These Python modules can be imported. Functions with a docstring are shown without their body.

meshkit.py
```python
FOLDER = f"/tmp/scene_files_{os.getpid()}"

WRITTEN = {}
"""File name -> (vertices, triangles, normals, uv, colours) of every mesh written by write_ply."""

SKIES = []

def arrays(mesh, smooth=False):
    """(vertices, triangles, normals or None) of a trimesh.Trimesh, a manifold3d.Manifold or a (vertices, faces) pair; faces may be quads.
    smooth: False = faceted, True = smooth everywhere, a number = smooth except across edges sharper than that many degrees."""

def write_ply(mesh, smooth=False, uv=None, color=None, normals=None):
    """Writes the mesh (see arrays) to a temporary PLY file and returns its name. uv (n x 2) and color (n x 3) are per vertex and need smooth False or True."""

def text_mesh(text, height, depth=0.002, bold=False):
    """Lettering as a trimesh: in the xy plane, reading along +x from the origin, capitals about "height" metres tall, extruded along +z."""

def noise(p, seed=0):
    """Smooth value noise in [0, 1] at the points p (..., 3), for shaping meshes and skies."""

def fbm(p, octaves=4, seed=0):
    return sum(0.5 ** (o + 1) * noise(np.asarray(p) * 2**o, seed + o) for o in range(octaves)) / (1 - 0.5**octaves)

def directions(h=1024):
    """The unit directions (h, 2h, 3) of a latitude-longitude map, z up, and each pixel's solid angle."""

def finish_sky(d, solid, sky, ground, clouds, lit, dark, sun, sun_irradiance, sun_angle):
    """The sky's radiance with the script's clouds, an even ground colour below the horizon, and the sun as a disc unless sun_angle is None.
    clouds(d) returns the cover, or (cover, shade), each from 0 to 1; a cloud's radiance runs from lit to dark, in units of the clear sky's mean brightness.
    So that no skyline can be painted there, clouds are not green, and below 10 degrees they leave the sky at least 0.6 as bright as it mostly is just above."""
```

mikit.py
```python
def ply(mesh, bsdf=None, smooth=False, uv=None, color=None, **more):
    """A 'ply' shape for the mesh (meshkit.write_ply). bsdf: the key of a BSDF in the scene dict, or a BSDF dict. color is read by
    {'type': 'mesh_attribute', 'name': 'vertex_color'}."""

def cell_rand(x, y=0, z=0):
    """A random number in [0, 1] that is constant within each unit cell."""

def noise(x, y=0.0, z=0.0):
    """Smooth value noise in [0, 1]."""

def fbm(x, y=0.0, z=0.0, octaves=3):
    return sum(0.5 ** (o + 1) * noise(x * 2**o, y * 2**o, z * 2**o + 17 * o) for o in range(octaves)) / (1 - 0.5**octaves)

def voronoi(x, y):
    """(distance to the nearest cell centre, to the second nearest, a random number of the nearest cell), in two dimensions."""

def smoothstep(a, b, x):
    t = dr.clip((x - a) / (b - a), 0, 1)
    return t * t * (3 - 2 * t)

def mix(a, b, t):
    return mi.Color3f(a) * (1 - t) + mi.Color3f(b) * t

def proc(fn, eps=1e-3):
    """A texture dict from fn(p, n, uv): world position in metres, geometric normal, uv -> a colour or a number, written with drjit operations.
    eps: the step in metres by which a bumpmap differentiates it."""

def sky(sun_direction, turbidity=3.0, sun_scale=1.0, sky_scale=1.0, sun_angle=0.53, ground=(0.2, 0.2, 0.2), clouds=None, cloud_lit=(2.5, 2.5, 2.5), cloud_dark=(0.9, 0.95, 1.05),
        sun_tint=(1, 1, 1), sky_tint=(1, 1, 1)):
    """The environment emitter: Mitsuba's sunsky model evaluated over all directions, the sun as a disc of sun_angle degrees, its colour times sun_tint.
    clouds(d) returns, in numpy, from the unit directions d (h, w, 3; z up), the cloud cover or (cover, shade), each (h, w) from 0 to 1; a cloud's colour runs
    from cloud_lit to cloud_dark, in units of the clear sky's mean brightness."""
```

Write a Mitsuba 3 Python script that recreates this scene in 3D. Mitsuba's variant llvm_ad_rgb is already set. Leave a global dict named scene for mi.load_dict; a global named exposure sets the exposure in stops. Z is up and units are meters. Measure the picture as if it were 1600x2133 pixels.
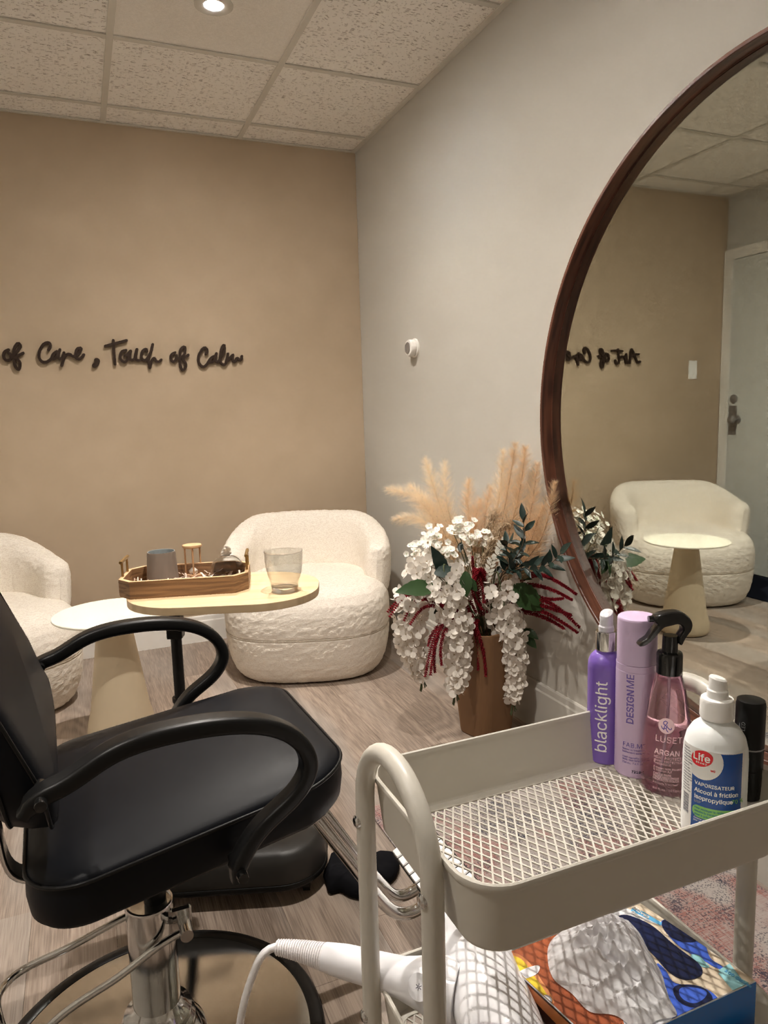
import math
import numpy as np
import trimesh
import drjit as dr
import mitsuba as mi
import manifold3d as m3
from scipy.interpolate import CubicSpline
from shapely.geometry import Polygon, LineString, Point
from shapely.ops import unary_union
import mikit
import meshkit
from mikit import noise, fbm, cell_rand, smoothstep, mix

T = mi.ScalarTransform4f
rng = np.random.default_rng(7)
scene, labels = {"type": "scene"}, {}

# ------------------------------------------------------------------ camera, light, exposure
FOCAL, YAW, PITCH, ROLL = 1492.18, 0.396, -0.1381, 0.0288
EYE = np.array([-1.4111, -3.6205, 1.1271])


def camera_axes():
    cy, sy = math.cos(YAW), math.sin(YAW)
    f = np.array([sy * math.cos(PITCH), cy * math.cos(PITCH), math.sin(PITCH)])
    r0 = np.array([cy, -sy, 0.0])
    d0 = np.cross(f, r0)
    return np.stack([r0 * math.cos(ROLL) + d0 * math.sin(ROLL), d0 * math.cos(ROLL) - r0 * math.sin(ROLL), f])


AX = camera_axes()
scene["camera"] = {
    "type": "perspective", "fov": math.degrees(2 * math.atan(800 / FOCAL)), "fov_axis": "x", "near_clip": 0.02, "far_clip": 100.0,
    "to_world": T().look_at(origin=EYE.tolist(), target=(EYE + AX[2]).tolist(), up=(-AX[1]).tolist())}
exposure = -0.15
LAMP_RGB = np.array([1.0, 0.93, 0.845])
LAMPS = [(-0.902, -1.096, 10.6, 3.4), (-0.902, -2.322, 4.6, 5.8), (-2.122, -2.93, 4.4, 1.2)]   # x, y, strength of the lens and of the narrow beam
scene["ambient_bounce"] = {"type": "constant", "radiance": {"type": "rgb", "value": [0.02, 0.019, 0.017]}}
CEIL, XL, YF = 2.447, -2.66, -4.75


def at(px, py, X=None, Y=None, Z=None):
    """The point of a plane that the photograph shows at this pixel: how the photograph was measured."""
    d = AX.T @ np.array([(px - 800) / FOCAL, (py - 1066.5) / FOCAL, 1.0])
    k, v = (0, X) if X is not None else (1, Y) if Y is not None else (2, Z)
    return EYE + d * (v - EYE[k]) / d[k]


# ------------------------------------------------------------------ helpers
def numbered(key):
    if not any(k == key or k.startswith(key + "__") for k in scene) and key not in labels:
        return key
    i = 1
    while f"{key}_{i:03d}" in scene or f"{key}_{i:03d}" in labels or any(k.startswith(f"{key}_{i:03d}__") for k in scene):
        i += 1
    return f"{key}_{i:03d}"


def thing(name, label, cat, group=None):
    key = numbered(name)
    labels[key] = {"label": label, "category": cat}
    if group:
        labels[key]["group"] = group
    return key


COUNT = {}


def add(key, mesh, bsdf, smooth=30, label=None, kind=None, **kw):
    """One entry of the scene; a repeat of a part takes the next number."""
    base = key
    if key in scene:
        COUNT[base] = COUNT.get(base, 0) + 1
        key = f"{base}_{COUNT[base]:03d}"
    scene[key] = mesh if isinstance(mesh, dict) else mikit.ply(mesh, bsdf, smooth=smooth, **kw)
    if label or kind:
        labels[key] = {**({"label": label} if label else {}), **({"kind": kind} if kind else {})}
    return key


def struct(key, mesh, bsdf, smooth=False, label=None):
    add(key, mesh, bsdf, smooth)
    labels[key] = {"kind": "structure", **({"label": label} if label else {})}
    return key


def tm(v, f, process=True):
    m = trimesh.Trimesh(np.asarray(v, float), np.asarray(f, int), process=process)
    if process:
        m.update_faces(m.nondegenerate_faces())
        m.remove_unreferenced_vertices()
    return m


def cat(*ms):
    ms = [x for m in ms for x in (m if isinstance(m, (list, tuple)) else [m])]
    return trimesh.util.concatenate(ms)


def man(m):
    q = m.to_mesh()
    return trimesh.Trimesh(q.vert_properties[:, :3], q.tri_verts, process=False)


def loft(rings, caps=True, loop=False):
    R = np.asarray(rings, float)
    m, n = R.shape[:2]
    v = R.reshape(-1, 3)
    i, j = np.meshgrid(np.arange(m if loop else m - 1), np.arange(n), indexing="ij")
    a, b = i * n + j, i * n + (j + 1) % n
    c, d = ((i + 1) % m) * n + (j + 1) % n, ((i + 1) % m) * n + j
    f = [np.stack([a, b, c], -1).reshape(-1, 3), np.stack([a, c, d], -1).reshape(-1, 3)]
    if caps and not loop:
        v = np.vstack([v, R[0].mean(0), R[-1].mean(0)])
        k = np.arange(n)
        f.append(np.stack([(k + 1) % n, k, np.full(n, m * n)], -1))
        f.append(np.stack([(m - 1) * n + k, (m - 1) * n + (k + 1) % n, np.full(n, m * n + 1)], -1))
    m_ = tm(v, np.vstack(f))
    if (caps or loop) and m_.volume < 0:
        m_.invert()
    return m_


def lathe(prof, c=(0, 0, 0), n=40, sheet=False):
    a = np.arange(n) * 2 * np.pi / n
    rings = [np.stack([r * np.cos(a) + c[0], r * np.sin(a) + c[1], np.full(n, z + c[2])], 1) for r, z in prof]
    ring = prof[0] == prof[-1]
    m_ = loft(rings[:-1] if ring else rings, caps=not sheet and not ring and (prof[0][0] > 1e-6 or prof[-1][0] > 1e-6), loop=ring)
    if not sheet and m_.volume < 0:
        m_.invert()
    return m_


def spl(pts, n, closed=False):
    p = np.asarray(pts, float)
    if closed:
        p = np.vstack([p, p[:1]])
    t = np.r_[0, np.cumsum(np.linalg.norm(np.diff(p, axis=0), axis=1))]
    s = CubicSpline(t, p, bc_type="periodic" if closed else "natural")
    return s(np.linspace(0, t[-1], n + 1)[:-1] if closed else np.linspace(0, t[-1], n))


def frames(p, up=None, closed=False):
    t = np.gradient(p, axis=0) if not closed else np.roll(p, -1, 0) - np.roll(p, 1, 0)
    t /= np.linalg.norm(t, axis=1, keepdims=True) + 1e-12
    if up is not None:
        b = np.cross(t, np.asarray(up, float))
        b /= np.linalg.norm(b, axis=1, keepdims=True) + 1e-12
        return t, b, np.cross(b, t)
    a = np.array([0, 0, 1.0]) if abs(t[0][2]) < 0.9 else np.array([1.0, 0, 0])
    N = []
    for k in range(len(p)):
        a = a - t[k] * (a @ t[k])
        a /= np.linalg.norm(a) + 1e-12
        N.append(a)
    N = np.array(N)
    return t, np.cross(t, N), N


def sweep(pts, section, scale=1.0, up=None, closed=False, caps=True):
    """A closed 2-D section (n, 2) carried along the points; section x goes along the side vector, y along the normal."""
    p = np.asarray(pts, float)
    t, b, nn = frames(p, up, closed)
    s = np.broadcast_to(scale, (len(p),))[:, None, None]
    sec = np.asarray(section, float)
    rings = p[:, None] + s * (sec[None, :, :1] * b[:, None] + sec[None, :, 1:] * nn[:, None])
    return loft(rings, caps=caps and not closed, loop=closed)


def circ(r, n=12, ry=None):
    a = np.arange(n) * 2 * np.pi / n
    return np.stack([r * np.cos(a), (ry or r) * np.sin(a)], 1)


def tube(pts, r, n=12, closed=False, up=None):
    r = np.asarray(r, float)
    if r.ndim == 0:
        return sweep(pts, circ(float(r), n), 1.0, up, closed)
    return sweep(pts, circ(1.0, n), r, up, closed)


def rrect(hx, hy, r, k=8):
    r = max(min(r, hx, hy), 1e-5)
    out = []
    for cx, cy, a0 in ((hx - r, hy - r, 0), (-hx + r, hy - r, 90), (-hx + r, -hy + r, 180), (hx - r, -hy + r, 270)):
        a = np.radians(a0 + np.linspace(0, 90, k))
        out.append(np.stack([cx + r * np.cos(a), cy + r * np.sin(a)], 1))
    return np.vstack(out)


def sellipse(hx, hy, n=2.6, k=72):
    a = np.arange(k) * 2 * np.pi / k
    c, s = np.cos(a), np.sin(a)
    return np.stack([hx * np.sign(c) * np.abs(c) ** (2 / n), hy * np.sign(s) * np.abs(s) ** (2 / n)], 1)


def inset(poly, d):
    """Moves each corner of a smooth counter-clockwise outline inwards by d."""
    p = np.asarray(poly, float)
    t = np.roll(p, -1, 0) - np.roll(p, 1, 0)
    t /= np.linalg.norm(t, axis=1, keepdims=True) + 1e-12
    return p + d * np.stack([-t[:, 1], t[:, 0]], 1)


def lay(poly, z):
    return np.column_stack([poly, np.broadcast_to(z, (len(poly),))])


def slab(poly, z0, z1, b=0.002):
    """An outline as a plate with rounded edges."""
    return loft([lay(inset(poly, b), z0), lay(inset(poly, b * 0.3), z0 + b * 0.3), lay(poly, z0 + b), lay(poly, z1 - b), lay(inset(poly, b * 0.3), z1 - b * 0.3), lay(inset(poly, b), z1)])


def cbox(x0, y0, z0, x1, y1, z1, c=0.001):
    p = []
    for sx in (0, 1):
        for sy in (0, 1):
            for sz in (0, 1):
                q = np.array([x1 if sx else x0, y1 if sy else y0, z1 if sz else z0], float)
                d = np.array([-1 if sx else 1, -1 if sy else 1, -1 if sz else 1]) * c
                for k in range(3):
                    e = q + d
                    e[k] = q[k]
                    p.append(e)
    return trimesh.convex.convex_hull(np.array(p))


def rbox(lx, ly, lz, r, c=(0, 0, 0), seg=12):
    s = m3.Manifold.sphere(r, seg)
    return man(m3.Manifold.batch_hull([s.translate((c[0] + i * (lx / 2 - r), c[1] + j * (ly / 2 - r), c[2] + k * (lz / 2 - r))) for i in (-1, 1) for j in (-1, 1) for k in (-1, 1)]))


def move(m, loc=(0, 0, 0), rotz=0.0, M=None):
    m = m.copy()
    A = trimesh.transformations.rotation_matrix(rotz, [0, 0, 1])
    if M is not None:
        A[:3, :3] = M
    A[:3, 3] = loc
    m.apply_transform(A)
    return m


def shapes2d(poly, depth):
    gs = getattr(poly, "geoms", [poly])
    return cat([trimesh.creation.extrude_polygon(g, depth, engine="earcut") for g in gs if g.area > 1e-12])


def wrap(mesh, c, r, z0, a0, upright=False):
    """Bends a flat mesh (x right, y up, z out) round an upright cylinder at c. upright: the text climbs."""
    v = np.array(mesh.vertices)
    along, up = (-v[:, 1], v[:, 0]) if upright else (v[:, 0], v[:, 1])
    rr = r(z0 + up) if callable(r) else r
    a = a0 + along / rr
    return trimesh.Trimesh(np.stack([c[0] + (rr + v[:, 2]) * np.cos(a), c[1] + (rr + v[:, 2]) * np.sin(a), c[2] + z0 + up], 1), mesh.faces, process=False)


def fine(mesh, e):
    v, f = trimesh.remesh.subdivide_to_size(mesh.vertices, mesh.faces, e)
    return trimesh.Trimesh(v, f, process=False)


def text(s, h, depth=0.0003, bold=False, centre=False):
    m = meshkit.text_mesh(s, h, depth, bold)
    if centre:
        m.apply_translation([-(m.bounds[0][0] + m.bounds[1][0]) / 2, 0, 0])
    return m


def basis(n, spin=0.0):
    """A rotation whose third column is n."""
    n = np.asarray(n, float) / (np.linalg.norm(n) + 1e-12)
    a = np.cross([0, 0, 1.0] if abs(n[2]) < 0.95 else [1.0, 0, 0], n)
    a /= np.linalg.norm(a)
    b = np.cross(n, a)
    c, s = math.cos(spin), math.sin(spin)
    return np.stack([a * c + b * s, -a * s + b * c, n], 1)


def mat4(R, loc, s=1.0):
    M = np.eye(4)
    M[:3, :3] = np.asarray(R) * s
    M[:3, 3] = loc
    return M


# ------------------------------------------------------------------ materials
def rgb(*c):
    return {"type": "rgb", "value": list(c)}


def pr(c, rough=0.5, **k):
    return {"type": "principled", "base_color": rgb(*c) if isinstance(c, tuple) else c, "roughness": rough, **k}


def mat(name, d):
    scene[name] = d


def diffuse(c):
    return {"type": "twosided", "bsdf": {"type": "diffuse", "reflectance": rgb(*c) if isinstance(c, tuple) else c}}


def thin(c, trans=0.6, rough=0.6):
    return {"type": "principledthin", "base_color": rgb(*c) if isinstance(c, tuple) else c, "roughness": rough, "diff_trans": trans, "spec_trans": 0.0, "eta": 1.3}


def bump(tex, base, scale=1.0):
    return {"type": "bumpmap", "arbitrary": tex, "scale": scale, "bsdf": base}


def limewash(p, n, uv):
    a = fbm(p.x * 2.1 + 3, p.y * 2.1, p.z * 2.1, 4)
    b = fbm(p.x * 7 + 40, p.y * 7, p.z * 6, 3)
    return mix((0.375, 0.292, 0.207), (0.425, 0.335, 0.243), smoothstep(0.25, 0.75, a * 0.7 + b * 0.3))


def tile_colour(p, n, uv):
    w = noise(p.x * 40, p.y * 25) - 0.5
    out = mi.Float(0)
    for k, (sx, sy, thr) in enumerate(((46.0, 130.0, 0.10), (70.0, 190.0, 0.09), (150.0, 240.0, 0.10))):
        u, v = p.x * sx + 0.37 * k, p.y * sy + w * 2.5 + 0.61 * k
        r = cell_rand(dr.floor(u), dr.floor(v), k)
        fu, fv = u - dr.floor(u), v - dr.floor(v)
        hit = dr.select(r < thr, 1.0, 0.0) * smoothstep(0.08, 0.2, fu) * smoothstep(0.95, 0.6, fu) * smoothstep(0.2, 0.4, fv) * smoothstep(0.85, 0.62, fv)
        out = dr.maximum(out, hit)
    sp = noise(p.x * 420, p.y * 420)
    base = mix((0.86, 0.84, 0.80), (0.92, 0.90, 0.86), sp)
    return mix(base, (0.22, 0.19, 0.16), out * 0.85)


def plain_tile(p, n, uv):
    return mix((0.76, 0.73, 0.68), (0.88, 0.85, 0.80), noise(p.x * 300, p.y * 300) * 0.7 + noise(p.x * 120, p.y * 120) * 0.3)


PW, PL = 0.178, 1.22


def plank_colour(p, n, uv):
    col = dr.floor(p.x / PW)
    row = dr.floor((p.y + cell_rand(col, 3) * PL) / PL)
    r, r2 = cell_rand(col, row, 5), cell_rand(col, row, 9)
    warp = fbm(p.x * 9 + r * 30, p.y * 1.6, r2 * 20, 3)
    g = fbm(p.x * 34 + warp * 9, p.y * 1.5 + r * 11, r2 * 9, 4)
    kx, ky = p.x * 5.6 + r * 50, p.y * 1.3 + r2 * 40
    knot = noise(kx, ky, r * 5)
    ring = 0.5 + 0.5 * dr.sin((knot * 26 + warp * 7) * 3.0)
    fibre = noise(p.x * 520, p.y * 22)
    t = dr.clip(0.42 * g + 0.20 * ring * smoothstep(0.45, 0.8, knot) + 0.25 * fibre + 0.16 * r, 0, 1)
    base = mix((0.145, 0.108, 0.085), (0.375, 0.30, 0.245), smoothstep(0.15, 0.78, t))
    grey = mix((0.20, 0.178, 0.162), (0.35, 0.315, 0.285), t)
    return mix(base, grey, smoothstep(0.45, 0.75, fbm(p.x * 6 + r * 9, p.y * 1.2, 4.0, 2)) * 0.6)


def plank_bump(p, n, uv):
    return 0.0004 * noise(p.x * 400, p.y * 14) + 0.0003 * noise(p.x * 160, p.y * 6)


def boucle_h(p, n, uv):
    return 0.0017 * fbm(p.x * 170, p.y * 170, p.z * 170, 2)


def boucle_c(p, n, uv):
    a = fbm(p.x * 260, p.y * 260, p.z * 260 + 7, 2)
    return mix((0.70, 0.64, 0.56), (0.81, 0.76, 0.68), smoothstep(0.25, 0.65, a))


def wood_light(p, n, uv):
    u, v = p.x * 0.94 - p.y * 0.34, p.x * 0.34 + p.y * 0.94
    g = fbm(u * 5, v * 70 + fbm(u * 4, v * 9) * 5, p.z * 20, 4)
    return mix((0.56, 0.405, 0.235), (0.66, 0.495, 0.305), smoothstep(0.25, 0.75, g))


def wood_tray(p, n, uv):
    u, v = p.x * 0.97 - p.y * 0.24, p.x * 0.24 + p.y * 0.97
    g = fbm(u * 11, v * 40 + 3, p.z * 190 + fbm(u * 9, p.z * 14) * 2, 4)
    return mix((0.155, 0.080, 0.037), (0.285, 0.158, 0.076), smoothstep(0.28, 0.72, g))


def wood_frame(p, n, uv):
    a = dr.atan2(p.z - 1.10, p.y + 2.484)
    g = fbm(a * 9, p.x * 90, dr.sqrt(dr.square(p.z - 1.1) + dr.square(p.y + 2.484)) * 90, 3)
    return mix((0.055, 0.020, 0.013), (0.115, 0.042, 0.025), smoothstep(0.25, 0.75, g))


def rug_c(p, n, uv):
    f1 = fbm(p.x * 7 + 5, p.y * 7, 1.0, 3)
    f2 = fbm(p.x * 16, p.y * 16 + 9, 3.0, 3)
    th = noise(p.x * 45, p.y * 700) * 0.5 + noise(p.x * 700, p.y * 45) * 0.5
    sp = cell_rand(dr.floor(p.x * 330), dr.floor(p.y * 330))
    cream, pink, navy = mi.Color3f(0.34, 0.305, 0.285), mi.Color3f(0.26, 0.125, 0.11), mi.Color3f(0.035, 0.037, 0.055)
    c = mix(cream, pink, smoothstep(0.46, 0.62, f1) * (0.35 + 0.65 * smoothstep(0.3, 0.7, th)))
    geo = dr.abs(dr.sin(p.x * 42)) * dr.abs(dr.sin(p.y * 42))
    dark = smoothstep(0.50, 0.66, f2) * smoothstep(0.2, 0.65, geo + 0.3 * sp) * smoothstep(0.25, 0.65, th * 0.6 + sp * 0.4)
    return mix(mix(c, navy, dark * 0.85), navy, smoothstep(0.62, 0.9, sp) * smoothstep(0.35, 0.6, f2 + 0.25 * th) * 0.7)


mat("brown_paint", diffuse(mikit.proc(limewash)))
mat("pale_paint", diffuse((0.445, 0.424, 0.382)))
mat("door_paint", pr((0.52, 0.53, 0.50), 0.45))
mat("white_trim", pr((0.72, 0.70, 0.66), 0.45))
mat("ceiling_tile_board", diffuse(mikit.proc(tile_colour)))
mat("lamp_tile_board", diffuse(mikit.proc(plain_tile)))
mat("tee_metal", pr((0.60, 0.585, 0.54), 0.4))
mat("plank_wood", bump(mikit.proc(plank_bump), pr(mikit.proc(plank_colour), 0.42, specular=0.4)))
mat("dark_gap", diffuse((0.03, 0.025, 0.02)))
mat("boucle", {"type": "twosided", "bsdf": bump(mikit.proc(boucle_h), {"type": "diffuse", "reflectance": mikit.proc(boucle_c)})})
mat("seam_thread", diffuse((0.42, 0.37, 0.30)))
mat("black_vinyl", pr((0.0036, 0.0043, 0.0066), 0.46, specular=0.15))
mat("black_plastic", pr((0.0062, 0.0062, 0.0064), 0.34, specular=0.24))
mat("black_gloss", pr((0.006, 0.006, 0.006), 0.12))
mat("black_fabric", pr((0.0045, 0.0045, 0.006), 0.9, specular=0.1))
mat("dark_grey_plastic", pr((0.022, 0.021, 0.020), 0.45))
mat("chrome", {"type": "roughconductor", "material": "none", "alpha": 0.015, "specular_reflectance": rgb(0.66, 0.65, 0.635)})
mat("brushed_metal", {"type": "roughconductor", "material": "Al", "alpha": 0.32, "specular_reflectance": rgb(0.9, 0.9, 0.9)})
mat("dull_metal", pr((0.23, 0.215, 0.205), 0.38, metallic=0.6))
mat("brass", pr((0.40, 0.25, 0.10), 0.35, metallic=0.9))
mat("mirror_silver", {"type": "conductor", "material": "none", "specular_reflectance": rgb(0.68, 0.71, 0.655)})
mat("frame_wood", pr(mikit.proc(wood_frame), 0.32))
mat("cart_paint", pr((0.54, 0.515, 0.455), 0.36))
mat("cream_metal", pr((0.83, 0.81, 0.69), 0.45))
mat("beige_metal", pr((0.60, 0.50, 0.355), 0.5))
mat("oak", pr(mikit.proc(wood_light), 0.42))
mat("acacia", pr(mikit.proc(wood_tray), 0.45))
mat("edge_pale_wood", pr((0.55, 0.36, 0.20), 0.5))
mat("beech", pr((0.50, 0.30, 0.155), 0.5))
mat("taupe_ceramic", pr((0.205, 0.165, 0.135), 0.6))
mat("inner_glaze", {"type": "twosided", "bsdf": pr((0.30, 0.33, 0.34), 0.15)})
mat("grey_glaze", pr((0.20, 0.21, 0.21), 0.15))
mat("clear_glass", {"type": "dielectric", "int_ior": 1.5, "ext_ior": 1.0})
mat("thin_glass", {"type": "thindielectric", "int_ior": 1.55})
mat("crystal", {"type": "thindielectric", "int_ior": 1.7, "specular_transmittance": rgb(0.86, 0.865, 0.85)})
mat("bell_glass", {"type": "thindielectric", "int_ior": 2.0, "specular_transmittance": rgb(0.80, 0.80, 0.78)})
mat("sand", diffuse((0.75, 0.70, 0.62)))
mat("paper", thin((0.80, 0.66, 0.56), 0.4))
mat("sign_brown", pr((0.020, 0.011, 0.007), 0.7, specular=0.15))
mat("rug_weave", diffuse(mikit.proc(rug_c)))
mat("mat_weave", diffuse((0.012, 0.014, 0.022)))
mat("terracotta", pr((0.165, 0.085, 0.038), 0.62))
mat("pampas", thin((0.78, 0.585, 0.385), 0.6))
mat("pampas_pale", thin((0.86, 0.72, 0.53), 0.6))
mat("dry_grass", thin((0.40, 0.31, 0.21), 0.3))
mat("petal", thin((0.78, 0.735, 0.67), 0.35))
mat("petal_white", thin((0.86, 0.84, 0.78), 0.35))
mat("petal_core", diffuse((0.33, 0.24, 0.13)))
mat("crimson", diffuse((0.17, 0.012, 0.018)))
mat("leaf_green", {"type": "twosided", "bsdf": pr((0.020, 0.050, 0.014), 0.42)})
mat("leaf_dark", {"type": "twosided", "bsdf": pr((0.007, 0.021, 0.016), 0.42)})
mat("leaf_silver", thin((0.56, 0.54, 0.47), 0.2))
mat("stem_green", pr((0.06, 0.075, 0.03), 0.6))
mat("stem_brown", pr((0.13, 0.085, 0.05), 0.7))
mat("purple_plastic", pr((0.17, 0.095, 0.42), 0.28, clearcoat=0.4, clearcoat_gloss=0.9))
mat("lilac_plastic", pr((0.545, 0.42, 0.60), 0.34))
mat("violet_print", diffuse((0.17, 0.12, 0.37)))
mat("dark_print", diffuse((0.03, 0.025, 0.06)))
mat("white_print", diffuse((0.85, 0.84, 0.82)))
mat("pink_print", diffuse((0.84, 0.62, 0.66)))
mat("grey_print", diffuse((0.34, 0.34, 0.36)))
mat("pale_clear_plastic", pr((0.62, 0.62, 0.66), 0.2))
mat("pink_liquid", {"type": "dielectric", "int_ior": 1.33, "ext_ior": 1.0, "specular_transmittance": rgb(0.995, 0.78, 0.875)})
mat("white_plastic", pr((0.86, 0.86, 0.84), 0.25))
mat("milky_plastic", pr((0.80, 0.83, 0.83), 0.3))
mat("label_blue", pr((0.012, 0.062, 0.26), 0.3))
mat("label_white", pr((0.74, 0.74, 0.73), 0.35))
mat("label_red", pr((0.60, 0.015, 0.025), 0.3))
mat("label_green", pr((0.20, 0.46, 0.12), 0.35))
mat("label_teal", pr((0.05, 0.22, 0.24), 0.35))
mat("dryer_white", pr((0.80, 0.80, 0.83), 0.16, clearcoat=0.5))
mat("cord_white", pr((0.78, 0.76, 0.77), 0.4))
mat("rose_metal", {"type": "roughconductor", "material": "Cu", "alpha": 0.12, "specular_reflectance": rgb(0.6, 0.6, 0.65)})
mat("box_white", pr((0.66, 0.68, 0.72), 0.35))
mat("box_blue", pr((0.008, 0.15, 0.50), 0.3))
mat("print_rust", pr((0.33, 0.075, 0.022), 0.35))
mat("print_maroon", pr((0.06, 0.020, 0.014), 0.4))
mat("print_yellow", pr((0.80, 0.58, 0.03), 0.35))
mat("print_orange", pr((0.72, 0.28, 0.10), 0.35))
mat("print_petal", pr((0.80, 0.80, 0.84), 0.35))
mat("print_navy", pr((0.006, 0.012, 0.055), 0.3))
mat("print_royal", pr((0.05, 0.12, 0.58), 0.3))
mat("print_sky", pr((0.10, 0.38, 0.66), 0.35))
mat("print_aqua", pr((0.30, 0.62, 0.68), 0.35))
mat("print_skin", pr((0.66, 0.56, 0.43), 0.35))
mat("film", thin((0.80, 0.80, 0.82), 0.55, 0.35))
mat("lens_glow", diffuse((0.8, 0.8, 0.8)))

# ------------------------------------------------------------------ the room
struct("floor", cbox(XL - 0.1, YF - 0.1, -0.10, 0.1, 0.1, -0.008, 0.002), "dark_gap")
for i in range(int(math.floor(XL / PW)), 0):
    h = ((i + 1000000) * 374761393 + 3 * 668265263 + 0) & 0xFFFFFFFF
    h = ((h ^ (h >> 13)) * 1274126177) & 0xFFFFFFFF
    off = ((h ^ (h >> 16)) & 0xFFFFFF) / 16777215.0 * PL
    x0, x1 = max(i * PW, XL), (i + 1) * PW
    k = math.floor((YF + off) / PL)
    while k * PL - off < 0:
        y0, y1 = max(k * PL - off, YF), min((k + 1) * PL - off, 0.0)
        if y1 - y0 > 0.02:
            add("floor__plank", cbox(x0 + 0.0002, y0 + 0.0002, -0.008, x1 - 0.0002, y1 - 0.0002, 0.0, 0.0006), "plank_wood", smooth=False)
        k += 1
struct("wall_back", cbox(XL - 0.1, 0.0, -0.05, 0.0, 0.1, CEIL + 0.05), "brown_paint", label="tan brown limewashed wall behind the armchairs")
struct("wall_right", cbox(0.0, YF - 0.1, -0.05, 0.1, 0.1, CEIL + 0.05), "pale_paint", label="pale beige wall that carries the round mirror")
struct("wall_left", cbox(XL - 0.1, YF, -0.05, XL, 0.0, CEIL + 0.05), "pale_paint")
struct("wall_front", cbox(XL - 0.1, YF - 0.1, -0.05, 0.0, YF, CEIL + 0.05), "pale_paint")


def skirting(a, b, inward, h, t, m, key):
    """A board along the wall from a to b with a small step near its top."""
    a, b, n = np.array(a, float), np.array(b, float), np.array(inward, float)
    prof = [(0, 0.0), (t, 0.0), (t, h - 0.03), (t * 0.72, h - 0.024), (t * 0.66, h - 0.006), (t * 0.4, h), (0, h)]
    rings = [[np.r_[e + n * d, z] for d, z in prof] for e in (a, b)]
    m_ = loft(rings)
    if m_.volume < 0:
        m_.invert()
    struct(key, m_, m)


skirting((XL, 0), (0, 0), (0, -1), 0.135, 0.014, "white_trim", "baseboard_back")
skirting((0, 0), (0, YF), (-1, 0), 0.18, 0.012, "pale_paint", "baseboard_right")
skirting((XL, -1.08), (XL, YF), (1, 0), 0.12, 0.012, "white_trim", "baseboard_left")

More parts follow.
